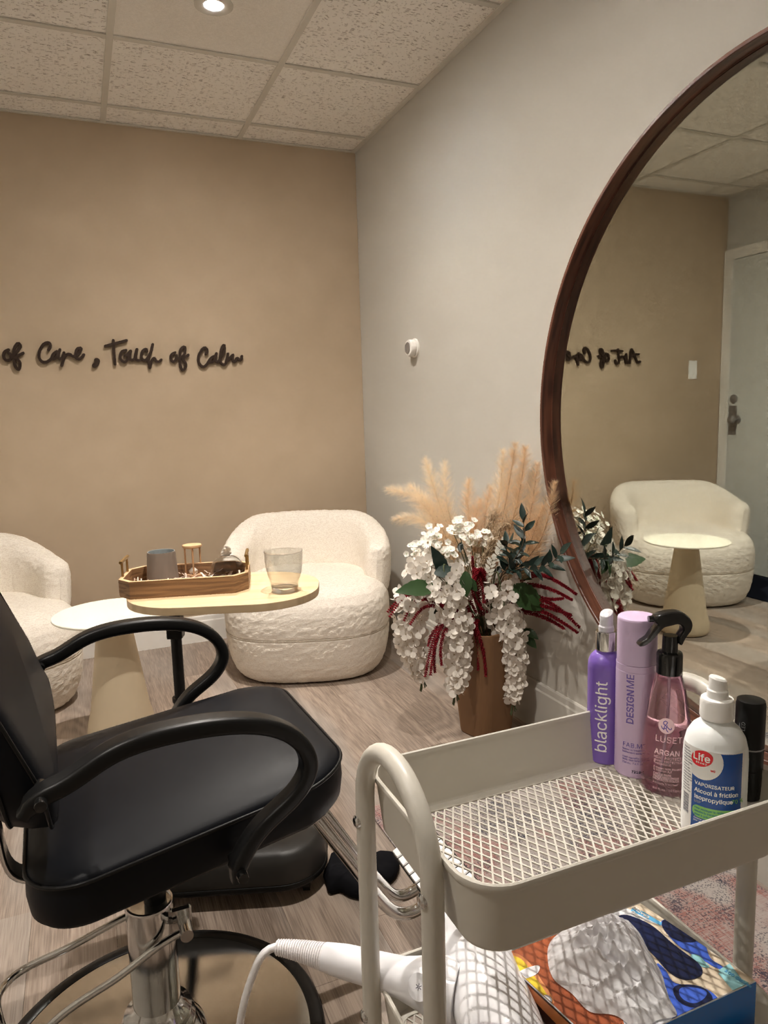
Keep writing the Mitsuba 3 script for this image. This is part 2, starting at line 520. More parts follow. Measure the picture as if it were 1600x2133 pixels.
# ceiling: lay-in tiles in a tee grid
GX = [0.0, -0.597, -1.207, -1.817, -2.427, XL]
GY = [0.0, -0.193, -0.785, -1.407, -2.017, -2.627, -3.237, -3.847, -4.457, YF]
struct("ceiling", cbox(XL - 0.1, YF - 0.1, CEIL + 0.03, 0.1, 0.1, CEIL + 0.12), "pale_paint")
lamp_cells = set()
for lx, ly, *_ in LAMPS:
    for i in range(5):
        for j in range(9):
            if GX[i + 1] < lx < GX[i] and GY[j + 1] < ly < GY[j]:
                lamp_cells.add((i, j))
for i in range(5):
    for j in range(9):
        m = cbox(GX[i + 1] + 0.006, GY[j + 1] + 0.006, CEIL + 0.003, GX[i] - 0.006, GY[j] - 0.006, CEIL + 0.018, 0.002)
        if (i, j) in lamp_cells:
            lx, ly = next((a, b) for a, b, *_ in LAMPS if GX[i + 1] < a < GX[i] and GY[j + 1] < b < GY[j])
            hole = m3.Manifold.cylinder(0.1, 0.047, 0.047, 40).translate((lx, ly, CEIL - 0.03))
            body = m3.Manifold.cube((GX[i] - GX[i + 1] - 0.012, GY[j] - GY[j + 1] - 0.012, 0.015)).translate((GX[i + 1] + 0.006, GY[j + 1] + 0.006, CEIL + 0.003))
            add("ceiling__tile", man(body - hole), "lamp_tile_board", smooth=False)
        else:
            add("ceiling__tile", m, "ceiling_tile_board", smooth=False)


def tee(a, b, key, w=0.012, dz=0.0):
    a, b = np.array(a, float), np.array(b, float)
    x0, x1 = min(a[0], b[0]), max(a[0], b[0])
    y0, y1 = min(a[1], b[1]), max(a[1], b[1])
    if x1 - x0 > y1 - y0:
        y0, y1 = y0 - w, y1 + w
    else:
        x0, x1 = x0 - w, x1 + w
    add(key, cbox(x0, y0, CEIL - 0.003 - dz, x1, y1, CEIL + 0.002, 0.0008), "tee_metal", smooth=False)


for x in GX[1:-1]:
    tee((x, 0), (x, YF), "ceiling__main_tee", dz=0.0006)
for y in GY[1:-1]:
    for i in range(5):
        tee((GX[i] - 0.012, y), (GX[i + 1] + 0.012, y), "ceiling__cross_tee")
for a, b in (((-0.012, 0), (-0.012, YF)), ((XL + 0.012, 0), (XL + 0.012, YF))):
    tee(a, b, "ceiling__wall_angle", dz=0.001)
for a, b in (((0, -0.009), (XL, -0.009)), ((0, YF + 0.009), (XL, YF + 0.009))):
    tee(a, b, "ceiling__wall_angle", w=0.009, dz=0.001)

LAMP_LABEL = ["round recessed ceiling spotlight in the plain tile, lit, near the brown wall", "round recessed ceiling spotlight above the space between salon chair and mirror", "round recessed ceiling spotlight nearest the left wall, behind the salon chair"]
for k, (lx, ly, power, beam) in enumerate(LAMPS):
    t = thing("ceiling_spotlight", LAMP_LABEL[k], "ceiling light")
    c = (lx, ly, CEIL)
    add(t + "__trim_ring", lathe([(0.031, 0.012), (0.032, 0.000), (0.038, -0.0030), (0.056, -0.0035), (0.0625, 0.0), (0.0625, 0.003), (0.046, 0.003), (0.0455, 0.014), (0.031, 0.012)], c, 48), "tee_metal", smooth=40)
    add(t + "__housing", lathe([(0.0455, 0.004), (0.044, 0.016), (0.0, 0.0165), (0.0, 0.0215), (0.046, 0.0212), (0.0465, 0.004), (0.0455, 0.004)], c, 40), "white_trim", smooth=40)
    lens = lathe([(0.0, -0.0060), (0.012, -0.0052), (0.021, -0.0030), (0.026, 0.001), (0.030, 0.010), (0.0, 0.0101)], c, 40)
    scene[t + "__lens"] = {**mikit.ply(lens, "lens_glow", smooth=40), "emitter": {"type": "area", "radiance": rgb(*(LAMP_RGB * power / 0.0021))}}
    scene[f"beam_of_{t}"] = {"type": "spot", "intensity": rgb(*(LAMP_RGB * beam)), "cutoff_angle": 60.0, "beam_width": 20.0,
                             "to_world": T().look_at(origin=[lx, ly, CEIL - 0.016], target=[lx, ly, 0.0], up=[0, 1, 0])}

# door in the left wall, seen in the mirror
D0, D1, DH = -0.075, -0.985, 2.04
struct("door_1", cbox(XL, D1, 0.008, XL + 0.018, D0, DH, 0.002), "door_paint", label="pale grey door beside the brown wall, seen in the mirror")
fr = [cbox(XL, D0 + 0.003, 0, XL + 0.024, -0.003, DH + 0.07), cbox(XL, D1 - 0.07, 0, XL + 0.024, D1 - 0.003, DH + 0.07), cbox(XL, D1 - 0.003, DH + 0.004, XL + 0.024, D0 + 0.003, DH + 0.07)]
add("door_1__frame", cat(fr), "white_trim", smooth=False)
add("door_1__lock_plate", cbox(XL + 0.018, -0.142, 0.915, XL + 0.021, -0.080, 1.105), "dull_metal", smooth=False)


def xlathe(prof, c, n=32):
    m = lathe(prof, (0, 0, 0), n)
    v = np.array(m.vertices)
    m.vertices = np.stack([v[:, 2] + c[0], v[:, 0] + c[1], v[:, 1] + c[2]], 1)
    return m


add("door_1__knob", xlathe([(0.026, 0.0), (0.026, 0.006), (0.012, 0.010), (0.011, 0.030), (0.020, 0.038), (0.027, 0.050), (0.025, 0.064), (0.012, 0.071), (0.0, 0.072)], (XL + 0.021, -0.150, 1.015)), "dull_metal")
add("door_1__deadbolt", xlathe([(0.028, 0.0), (0.027, 0.008), (0.018, 0.012), (0.0, 0.0125)], (XL + 0.018, -0.116, 1.150)), "dull_metal")

# ------------------------------------------------------------------ large furniture: the two boucle armchairs
SEAT_Z = 0.405


def armchair(key, loc, rot):
    W, D = 0.368, 0.368
    prof = [(0.004, 0.80), (0.010, 0.845), (0.035, 0.90), (0.075, 0.945), (0.12, 0.973), (0.165, 0.988), (0.198, 0.992), (0.206, 0.984), (0.214, 0.992), (0.25, 1.0), (0.30, 0.998), (0.34, 0.975), (0.372, 0.93), (0.393, 0.86), (0.402, 0.76), (0.407, 0.6), (0.409, 0.3)]
    pz, ps = np.array(prof).T
    arc = np.r_[0, np.cumsum(np.hypot(np.diff(pz), np.diff(ps) * W))]
    q_ = np.r_[np.linspace(0, arc[-1], 96), arc[6], arc[7], arc[8]]
    q_.sort()
    zz, ss = np.interp(q_, arc, pz), np.interp(q_, arc, ps)
    base = sellipse(W, D, 2.9, 330)
    body = loft([lay(base * s, z) for z, s in zip(zz, ss)])
    # the wrap-around back: a rounded section carried round the rear of the seat
    NB = 230
    a = np.radians(np.linspace(-14, 194, NB))
    px = (W - 0.058) * np.sign(np.cos(a)) * np.abs(np.cos(a)) ** (2 / 2.5)
    py = (D - 0.058) * np.sign(np.sin(a)) * np.abs(np.sin(a)) ** (2 / 2.5)
    path = np.stack([px, py], 1)
    tt = np.gradient(path, axis=0)
    tt /= np.linalg.norm(tt, axis=1, keepdims=True)
    nn = np.stack([tt[:, 1], -tt[:, 0]], 1)   # outwards
    s = np.linspace(0, 1, NB)
    edge = np.minimum(s, 1 - s)
    top = 0.545 + 0.108 * smooth01(edge / 0.33)
    thick = 0.060 + 0.006 * smooth01(edge / 0.3)
    close = np.sqrt(np.clip(1 - (1 - np.clip(edge / 0.055, 0, 1)) ** 2, 0, 1))
    close = np.maximum(close, 0.04)
    u = np.arange(110) * 2 * np.pi / 110
    cu, su = np.cos(u), np.sin(u)
    rings = []
    for k in range(NB):
        lo, hi = SEAT_Z - 0.10, top[k]
        zc, hz = (lo + hi) / 2, (hi - lo) / 2
        sx = np.sign(cu) * np.abs(cu) ** 0.62 * thick[k] * close[k]
        sz = np.sign(su) * np.abs(su) ** 0.55 * hz * (0.78 + 0.22 * close[k])
        lean = 0.020 * (sz + hz) / (2 * hz)
        off = sx + lean
        rings.append(np.stack([path[k, 0] + nn[k, 0] * off, path[k, 1] + nn[k, 1] * off, zc + sz], 1))
    back = loft(rings)
    for part, m in (("seat", body), ("backrest", back)):
        if m.volume < 0:
            m.invert()
        m = trimesh.Trimesh(m.vertices, m.faces, process=True)
        v = np.array(m.vertices)
        q = v + np.array([loc[0] * 3, rot, 0])
        d = (meshkit.noise(q * 72, 5) - 0.5) * 0.0042 + (meshkit.noise(q * 9, 8) - 0.5) * 0.002
        v = v + m.vertex_normals * d[:, None]
        v[:, 2] = np.maximum(v[:, 2], 0.0065 if rot > 0 else 0.001)
        m.vertices = v
        add(f"{key}__{part}", move(m, loc, rot), "boucle", smooth=True)
    seam = lay(base * 0.991, 0.206)
    add(f"{key}__seat__seam", move(tube(seam, 0.0022, 6, closed=True), loc, rot), "seam_thread", smooth=True, label="thin stitched seam round the seat")


def smooth01(x):
    x = np.clip(x, 0, 1)
    return x * x * (3 - 2 * x)


armchair(thing("armchair", "cream boucle barrel armchair in the corner by the flower planter", "armchair"), (-0.505, -0.525, 0), math.radians(-20))
armchair(thing("armchair", "cream boucle barrel armchair behind the round cream side table", "armchair"), (-1.865, -0.45, 0), math.radians(24))

# round side table
t = thing("side_table", "round cream metal side table with a conical beige pedestal between the two armchairs", "side table")
c = (-1.355, -1.0, 0)
add(t + "__tabletop", lathe([(0.0, 0.455), (0.195, 0.455), (0.1985, 0.4575), (0.1985, 0.4615), (0.197, 0.4635), (0.0, 0.4636)], c, 96), "cream_metal", smooth=35)
add(t + "__pedestal", lathe([(0.0, 0.0), (0.098, 0.0), (0.110, 0.006), (0.1165, 0.022), (0.116, 0.045), (0.110, 0.075), (0.099, 0.12), (0.060, 0.40), (0.052, 0.455), (0.0, 0.455)], c, 72), "beige_metal", smooth=50)

# tray table: oval-ended oak top on a black telescopic pole
ang = math.radians(-19.5)
U, N = np.array([math.cos(ang), math.sin(ang)]), np.array([-math.sin(ang), math.cos(ang)])
TC = -0.4145 * U + (-2.175) * N
TT = 0.718   # height of the table's top


def tloc(p):
    """Table axes to the room: x along the top, y across it, from the top's centre."""
    p = np.asarray(p, float)
    q = np.array(p)
    q[..., :2] = TC + p[..., :1] * U + p[..., 1:2] * N
    return q


def tmesh(m):
    m = m.copy()
    m.vertices = tloc(m.vertices)
    return m


t = thing("tray_table", "small rolling table with an oak top and black pole behind the salon chair", "table")
top = rrect(0.224, 0.165, 0.145, 14)
add(t + "__tabletop", tmesh(slab(top, TT - 0.018, TT, 0.0012)), "oak", smooth=30)
pole = np.array([-0.125, -0.005])
add(t + "__pole", tmesh(lathe([(0.0, 0.08), (0.0165, 0.08), (0.0165, 0.44), (0.019, 0.441), (0.019, 0.452), (0.013, 0.453), (0.013, 0.690), (0.0, 0.690)], (*pole, 0), 24)), "black_plastic")
add(t + "__collar", tmesh(slab(rrect(0.0185, 0.0185, 0.004, 4) + pole, 0.603, 0.652, 0.002)), "black_plastic", smooth=30)
add(t + "__clamp_knob", tmesh(cat(slab(rrect(0.010, 0.006, 0.003, 3) + pole + [0.026, 0], 0.672, 0.685, 0.002), slab(rrect(0.004, 0.004, 0.001, 3) + pole + [0.016, 0], 0.674, 0.682, 0.001))), "black_plastic")
add(t + "__top_plate", tmesh(slab(rrect(0.06, 0.045, 0.01, 4) + pole, 0.690, TT - 0.018, 0.002)), "black_plastic", smooth=30)
foot = rrect(0.222, 0.140, 0.11, 12) + [-0.002, -0.040]
add(t + "__base", tmesh(loft([lay(inset(foot, 0.004), 0.050), lay(inset(foot, 0.002), 0.062), lay(inset(foot, 0.004), 0.098), lay(inset(foot, 0.010), 0.115), lay(inset(foot, 0.024), 0.126), lay(inset(foot, 0.06), 0.131)])), "dark_grey_plastic", smooth=40, label="dark grey rounded base")
add(t + "__base__rim", tmesh(slab(foot, 0.037, 0.053, 0.005)), "black_plastic", smooth=40)
for x_, y_ in ((-0.17, -0.12), (0.17, -0.12), (-0.17, 0.04), (0.17, 0.04)):
    add(t + "__caster", tmesh(tube(np.array([[x_ - 0.0085, y_, 0.0185], [x_ - 0.008, y_, 0.0185], [x_ + 0.008, y_, 0.0185], [x_ + 0.0085, y_, 0.0185]]), np.array([0.015, 0.0185, 0.0185, 0.015]), 20)), "black_plastic", smooth=30)

# ------------------------------------------------------------------ round mirror on the right wall
MC, MR = np.array([-2.484, 1.100]), 0.7646
t = thing("wall_mirror", "large round wall mirror in a deep dark brown wooden frame", "mirror")


def ringx(prof, n=200):
    """A lathe about the wall's normal: prof gives (radius, distance from the wall)."""
    a = np.arange(n) * 2 * np.pi / n
    rings = [np.stack([np.full(n, -d), MC[0] + r * np.cos(a), MC[1] + r * np.sin(a)], 1) for r, d in prof]
    return rings


gl = loft(ringx([(MR - 0.0022, 0.0235), (MR - 0.0022, 0.0309), (MR - 0.0028, 0.0315), (0.001, 0.0315)]), caps=True)
fr = loft(ringx([(MR - 0.012, 0.0), (MR + 0.012, 0.0), (MR + 0.012, 0.066), (MR + 0.0105, 0.0685), (MR + 0.0025, 0.0685), (MR + 0.001, 0.0665), (MR + 0.001, 0.0315), (MR + 0.0002, 0.0305), (MR + 0.0002, 0.0232), (MR - 0.012, 0.0222)]), loop=True)
for m in (gl, fr):
    if m.volume < 0:
        m.invert()
add(t + "__glass", gl, "mirror_silver", smooth=20)
add(t + "__frame", fr, "frame_wood", smooth=30)

# ------------------------------------------------------------------ salon chair
CH = np.array([-1.365, -2.425])
CA = math.radians(2.6)


def chair_pt(x, y, z):
    """Chair axes (x as in the room when unturned, y from the chair's middle) to the room."""
    x, y = np.asarray(x, float) - CH[0], np.asarray(y, float)
    return np.stack(np.broadcast_arrays(CH[0] + x * math.cos(CA) - y * math.sin(CA), CH[1] + x * math.sin(CA) + y * math.cos(CA), np.asarray(z, float)), -1)


sal = thing("salon_chair", "black vinyl salon chair with looped armrests on a round chrome pump base", "salon chair")
o = rrect(0.236, 0.232, 0.085, 14)
o[:, 1] *= 1 - 0.10 * smooth01((o[:, 0] - 0.05) / 0.2)
o = o + [-1.300, 0]
lev = [(-0.075, 0.030), (-0.066, 0.010), (-0.056, 0.0015), (-0.03, -0.002), (0.0, 0.0), (0.008, 0.006), (0.016, 0.022), (0.023, 0.055), (0.028, 0.10), (0.030, 0.16)]


def zslope(x):
    return 0.548 + 0.13 * (x + 1.27)


def seat_ring(d, dz):
    q = inset(o, d) if d < 0.08 else (o - [-1.300, 0]) * max(0.02, 1 - d / 0.225) + [-1.300, 0]
    return chair_pt(q[:, 0], q[:, 1], zslope(q[:, 0]) + dz)


add(sal + "__seat", loft([seat_ring(d, dz) for dz, d in lev] + [seat_ring(0.215, 0.030)]), "black_vinyl", smooth=50)
add(sal + "__seat__piping", tube(seat_ring(-0.001, 0.001), 0.0030, 8, closed=True), "black_plastic", smooth=True)
bs = np.array([0.50, 0.585, 0.63, 0.68, 0.77, 0.86, 0.98, 1.12])
bx = CubicSpline(bs, [-1.484, -1.484, -1.487, -1.494, -1.516, -1.549, -1.607, -1.69])
oy, os_ = (lambda q: (q[:, 0], q[:, 1]))(rrect(0.238, 0.262, 0.085, 14) + [0, 0.842])
outline = np.stack([oy, os_], 1)


def back_ring(d, tt):
    q = inset(outline, d) if d < 0.08 else (outline - [0, 0.842]) * (1 - d / 0.24) + [0, 0.842]
    bow = -0.018 * (q[:, 0] / 0.24) ** 2 * 0 
    return chair_pt(bx(q[:, 1]) + tt + bow, q[:, 0], q[:, 1] - tt * 0.25)


rings = [back_ring(d, tt) for tt, d in ((-0.085, 0.16), (-0.083, 0.05), (-0.074, 0.012), (-0.060, 0.002), (-0.035, -0.002), (-0.012, 0.0), (-0.004, 0.008), (0.001, 0.03), (0.004, 0.075), (0.006, 0.15), (0.006, 0.22))]
mb = loft(rings)
if mb.volume < 0:
    mb.invert()
add(sal + "__backrest", mb, "black_vinyl", smooth=50)
for tt, d in ((-0.012, -0.0012), (-0.060, 0.001)):
    add(sal + "__backrest__piping", tube(back_ring(d, tt), 0.0028, 8, closed=True), "black_plastic", smooth=True)
arm = np.array([(-1.524, 0.655), (-1.505, 0.675), (-1.482, 0.692), (-1.425, 0.719), (-1.343, 0.732), (-1.269, 0.727), (-1.204, 0.706), (-1.170, 0.675), (-1.160, 0.640), (-1.178, 0.607), (-1.232, 0.568), (-1.262, 0.532), (-1.270, 0.505), (-1.271, 0.490)])
arm[2:-2, 1] -= 0.009
sp = spl(arm, 80)
sec = rrect(0.0170, 0.0112, 0.008, 5)
for sgn in (-1, 1):
    pts = chair_pt(sp[:, 0], np.full(len(sp), 0.268 * sgn), sp[:, 1])
    k = np.linspace(0, 1, len(sp))
    sc = 1.0 + 0.12 * np.exp(-((k - 0.35) / 0.22) ** 2)
    sc = sc * np.where(k < 0.02, 0.75, 1) * np.where(k > 0.985, 0.8, 1)
    ma = sweep(pts, sec, sc, up=chair_pt(-1.365, 1.0, 0.0) - chair_pt(-1.365, 0.0, 0.0))
    # section x runs in the arm's plane here, so turn it: wide across, thin in the plane
    tvec, b, nn = frames(pts, chair_pt(-1.365, 1.0, 0.0) - chair_pt(-1.365, 0.0, 0.0))
    rings = pts[:, None] + sc[:, None, None] * (sec[None, :, 1:] * b[:, None] + sec[None, :, :1] * nn[:, None])
    ma = loft(rings)
    if ma.volume < 0:
        ma.invert()
    ka = add(sal + "__armrest", ma, "black_plastic", smooth=45)
    for q in (arm[1], arm[-2]):
        w = 0.268 * sgn
        path = chair_pt(np.full(6, q[0] + 0.002), np.array([0.236, 0.26, 0.2935, 0.2955, 0.2956, 0.2957]) * sgn, np.full(6, q[1]))
        add(ka + "__bolt", tube(path, np.array([0.008, 0.008, 0.008, 0.007, 0.0045, 0.003]), 18), "black_gloss", smooth=30)
# base, column, piston
c = (-1.365, -2.405, 0)
add(sal + "__base_plate", lathe([(0.0, 0.004), (0.266, 0.004), (0.270, 0.012), (0.266, 0.0165), (0.24, 0.020), (0.16, 0.027), (0.09, 0.034), (0.0, 0.036)], c, 120), "chrome", smooth=30, label="polished chrome round base plate")
add(sal + "__base_plate__rubber_rim", lathe([(0.264, 0.0), (0.2915, 0.0), (0.2945, 0.004), (0.2935, 0.013), (0.288, 0.0185), (0.274, 0.0205), (0.267, 0.0175), (0.264, 0.010), (0.264, 0.0)], c, 120), "black_plastic", smooth=40)
add(sal + "__column", lathe([(0.0, 0.030), (0.083, 0.030), (0.080, 0.044), (0.064, 0.062), (0.0635, 0.074), (0.058, 0.079), (0.058, 0.090), (0.050, 0.097), (0.0445, 0.104), (0.0405, 0.110), (0.0405, 0.295), (0.039, 0.300), (0.036, 0.301), (0.035, 0.297), (0.018, 0.296), (0.0, 0.296)], c, 64), "chrome", smooth=30)
pc = (c[0] + 0.010, c[1] + 0.004, 0)
add(sal + "__piston", lathe([(0.0, 0.29), (0.014, 0.29), (0.014, 0.483), (0.0, 0.483)], pc, 32), "brushed_metal", smooth=30)
add(sal + "__piston__seal_ring", lathe([(0.014, 0.296), (0.0185, 0.296), (0.0185, 0.318), (0.014, 0.320)], pc, 32), "black_plastic", smooth=30)
add(sal + "__seat_mount", slab(rrect(0.10, 0.10, 0.02, 5) + [c[0], CH[1]], 0.462, 0.482, 0.004), "black_plastic", smooth=30)
n0, n1 = at(382, 1940, Y=-2.455), at(108, 2133, Y=-2.455)
f0, f1 = at(270, 1905, Y=-2.350), at(26, 2036, Y=-2.350)
nd, fd = n1 - n0, f1 - f0
path = np.vstack([n0, n0 + nd * 0.12 + [0, 0, 0.004], n0 + nd * 0.5, n0 + nd * 1.0, n0 + nd * 1.25, f1 + [-0.012, -0.085, -0.004], f1 + [-0.014, -0.02, 0.0], f1, f0 + fd * 0.6, f0 + fd * 0.25, f0])
path = spl(path, 90)
path[:, 2] = np.maximum(path[:, 2], 0.045)
add(sal + "__pump_pedal", tube(path, 0.0062, 14), "chrome", smooth=True)
add(sal + "__pump_pedal__pivot_nut", tube(np.array([n0 + [0.004, -0.018, 0.002], n0 + [0.004, 0.03, 0.002]]), 0.011, 18), "chrome", smooth=30)
lug = cbox(c[0] + 0.030, c[1] - 0.030, n0[2] - 0.022, n0[0] + 0.018, c[1] - 0.020, n0[2] + 0.030, 0.004)
add(sal + "__column__lug", lug, "chrome", smooth=False)
# bent chrome bar that carries the backrest
br = np.array([(-1.552, 0.66), (-1.566, 0.60), (-1.566, 0.53), (-1.552, 0.483), (-1.50, 0.468), (-1.42, 0.475)])
for yy in (-0.09, 0.09):
    q = spl(br, 30)
    q[:, 0] -= 0.012 * np.clip((q[:, 1] - 0.55) / 0.1, 0, 1)
    pts = chair_pt(q[:, 0], np.full(30, yy), q[:, 1])
    tvec, b, nn = frames(pts, chair_pt(-1.365, 1.0, 0) - chair_pt(-1.365, 0, 0))
    s2 = rrect(0.020, 0.004, 0.003, 4)
    mbr = loft(pts[:, None] + (s2[None, :, 1:] * b[:, None] + s2[None, :, :1] * nn[:, None]))
    if mbr.volume < 0:
        mbr.invert()
    add(sal + "__back_bracket", mbr, "chrome", smooth=40)
# footrest: two chrome tubes that hook up into a ribbed plate
for Y, px in ((-2.462, [(655, 1700), (676, 1727), (757, 1830), (800, 1882), (836, 1903), (872, 1893), (890, 1876)]), (-2.395, [(672, 1690), (692, 1716), (760, 1803), (800, 1848), (828, 1866), (858, 1858), (876, 1845)])):
    q = np.array([at(a, b, Y=Y) for a, b in px])
    add(sal + "__footrest_tube", tube(spl(q, 50), 0.0115, 18), "chrome", smooth=True)
    hook = q[-1]
FPX, FPZ = hook[0] + 0.012, hook[2] + 0.012
fp = sal + "__footplate"
plate = cbox(-0.052, -0.165, -0.004, 0.052, 0.165, 0.004, 0.003)
tilt = trimesh.transformations.rotation_matrix(math.radians(-24), [0, 1, 0])
tilt[:3, 3] = [FPX + 0.024, -2.445, FPZ + 0.012]


def tilted(m):
    m = m.copy()
    m.apply_transform(tilt)
    return m


add(fp, tilted(plate), "dark_grey_plastic", smooth=False, label="ribbed metal footplate")
for k in range(11):
    y = -0.155 + 0.031 * k
    add(fp + "__tread", tilted(cbox(-0.050, y - 0.0142, 0.003, 0.050, y + 0.0142, 0.0075, 0.002)), "brushed_metal", smooth=False)

# ------------------------------------------------------------------ rolling cart
CX0, CX1, CY0, CY1 = -1.121, -0.707, -3.113, -2.842
CCX, CCY = (CX0 + CX1) / 2, (CY0 + CY1) / 2
HX, HY = (CX1 - CX0) / 2, (CY1 - CY0) / 2
TIERS = [(0.628, 0.700, 0.0), (0.356, 0.424, 0.0), (0.110, 0.178, 0.0)]
cart = thing("trolley_cart", "cream metal tiered salon trolley cart with mesh shelves and arched handles", "cart")


def diamond_mesh(hx, hy, z, r):
    px, py, w, th = 0.0122, 0.0225, 0.0011, 0.0007
    out = []
    ang_ = math.atan2(py, px)
    dirs = [np.array([math.cos(ang_), math.sin(ang_)]), np.array([math.cos(ang_), -math.sin(ang_)])]
    inside = Polygon(rrect(hx, hy, r, 5))
    L = 2 * (hx + hy)
    for d in dirs:
        n = np.array([-d[1], d[0]])
        step = px * abs(d[1])
        k = int(L / step)
        for i in range(-k, k + 1):
            a, b = n * i * step - d * L, n * i * step + d * L
            s = LineString([a, b]).intersection(inside)
            if s.is_empty or s.length < 0.004:
                continue
            a, b = np.array(s.coords[0]), np.array(s.coords[-1])
            e = (b - a) / np.linalg.norm(b - a)
            m = np.array([-e[1], e[0]]) * w
            z0, z1 = z - th, z + th
            v = [[*(a - m), z0], [*(a + m), z0], [*(b + m), z0], [*(b - m), z0], [*(a - m), z1], [*(a + m), z1], [*(b + m), z1], [*(b - m), z1]]
            f = [[0, 1, 2], [0, 2, 3], [4, 6, 5], [4, 7, 6], [0, 4, 5], [0, 5, 1], [2, 6, 7], [2, 7, 3], [1, 5, 6], [1, 6, 2], [0, 3, 7], [0, 7, 4]]
            out.append((np.array(v), np.array(f)))
    vs = np.vstack([v for v, _ in out])
    fs = np.vstack([f + 8 * i for i, (_, f) in enumerate(out)])
    return trimesh.Trimesh(vs, fs, process=False)


for z0, z1, dx in TIERS:
    hx, hy, r = HX - dx, HY, 0.045
    prof = [(-0.010, z0 - 0.001), (-0.007, z0 + 0.004), (0.0, z1 - 0.008), (0.002, z1 - 0.006), (0.0032, z1 - 0.002), (0.002, z1 + 0.0012), (0.0, z1 + 0.0022), (-0.002, z1 + 0.0012), (-0.0032, z1 - 0.003), (-0.0025, z1 - 0.008), (-0.0095, z0 + 0.005), (-0.0125, z0 + 0.0018), (-0.024, z0 + 0.0014), (-0.024, z0 - 0.001)]
    k = add(cart + "__shelf_tray", loft([lay(rrect(hx + d, hy + d, r + d, 9), z) + [CCX, CCY, 0] for d, z in prof], loop=True), "cart_paint", smooth=40)
    if scene[k] is None:
        pass
    add(k + "__mesh_floor", move(diamond_mesh(hx - 0.018, hy - 0.018, z0 - 0.0004, 0.03), (CCX, CCY, 0)), "cart_paint", smooth=False, label="diamond mesh shelf floor")
for x, LY in ((CX0 - 0.0135, (-2.875, -3.052)), (CX1 + 0.0135, (-2.858, -3.036))):
    yc, rr = (LY[0] + LY[1]) / 2, (LY[0] - LY[1]) / 2
    a = np.radians(np.linspace(0, 180, 24))
    arch = np.stack([np.full(24, x), yc + rr * np.cos(a), 0.674 + rr * np.sin(a)], 1)
    pts = np.vstack([[[x, LY[0], z] for z in (0.055, 0.2, 0.45, 0.62)], arch, [[x, LY[1], z] for z in (0.62, 0.45, 0.2, 0.055)]])
    h = add(cart + "__handle_frame", tube(pts, 0.0115, 18, up=None), "cart_paint", smooth=True)
    sgn = -1 if x < CCX else 1
    for y, zt in ((LY[0], 0.648), (LY[1], 0.664), (LY[0], 0.39), (LY[1], 0.39), (LY[0], 0.145), (LY[1], 0.145)):
        add(h + "__screw", tube(np.array([[x + sgn * d, y, zt] for d in (0.009, 0.0125, 0.0145, 0.0150)]), np.array([0.0075, 0.0075, 0.005, 0.001]), 16), "chrome", smooth=30)
    for y in LY:
        w = add(cart + "__caster", tube(np.array([[x - 0.009, y, 0.026], [x - 0.0085, y, 0.026], [x + 0.0085, y, 0.026], [x + 0.009, y, 0.026]]), np.array([0.022, 0.0255, 0.0255, 0.022]), 26), "black_plastic", smooth=30)
        add(w + "__fork", cbox(x - 0.013, y - 0.010, 0.022, x + 0.013, y + 0.010, 0.060, 0.004), "dark_grey_plastic", smooth=False)

# rug and door mat
t = thing("rug", "distressed pink and grey patterned rug under the trolley cart along the mirror wall", "rug")
add(t, slab(rrect(0.355, 0.80, 0.004, 3) + [-0.385, -2.62], 0.0, 0.006, 0.002), "rug_weave", smooth=False)
t = thing("door_mat", "dark navy mat on the floor in front of the door, seen in the mirror", "mat")
add(t, slab(rrect(0.24, 0.65, 0.01, 4) + [-2.402, -0.76], 0.0, 0.006, 0.002), "mat_weave", smooth=False)
# ------------------------------------------------------------------ things on the tray table
tray_c = EYE[:2] + ((EYE[2] - TT) / (EYE[2] - 0.700)) * (np.array([-1.188, -1.777]) - EYE[:2])
ta = math.radians(-14.5)
TU, TN = np.array([math.cos(ta), math.sin(ta)]), np.array([-math.sin(ta), math.cos(ta)])


def on_tray(m):
    m = m.copy()
    v = np.array(m.vertices)
    xy = tray_c + v[:, :1] * TU + v[:, 1:2] * TN
    m.vertices = np.column_stack([xy, v[:, 2] + TT])
    return m


def octagon(hx, hy, ch):
    return np.array([(hx, -hy + ch), (hx, hy - ch), (hx - ch * 0.9, hy), (-hx + ch * 0.9, hy), (-hx, hy - ch), (-hx, -hy + ch), (-hx + ch * 0.9, -hy), (hx - ch * 0.9, -hy)])


t = thing("serving_tray", "dark wooden serving tray with clipped corners and brass bar handles on the oak table", "tray")
oo, oi = octagon(0.149, 0.092, 0.034), octagon(0.140, 0.083, 0.031)
walls = loft([lay(oi, 0.003), lay(oo, 0.003), lay(oo, 0.0405), lay(oi, 0.0405)], loop=True)
add(t + "__side_wall", on_tray(walls), "acacia", smooth=False)
add(t + "__side_wall__top_edge", on_tray(loft([lay(oi, 0.0403), lay(oo, 0.0403), lay(oo, 0.0412), lay(oi, 0.0412)], loop=True)), "edge_pale_wood", smooth=False, label="pale worn top edge")
add(t + "__floor_board", on_tray(loft([lay(oo * 0.995, 0.0), lay(oo * 0.995, 0.0045)])), "acacia", smooth=False)
for s in (-1, 1):
    h = add(t + "__handle", on_tray(tube(np.array([[s * 0.145, y, 0.077] for y in (-0.0405, -0.040, 0.040, 0.0405)]), np.array([0.0035, 0.0042, 0.0042, 0.0035]), 16)), "brass", smooth=30, label="brass bar handle")
    for y in (-0.028, 0.028):
        add(h + "__post", on_tray(tube(np.array([[s * 0.145, y, 0.036], [s * 0.145, y, 0.076]]), 0.0028, 12)), "brass", smooth=30)

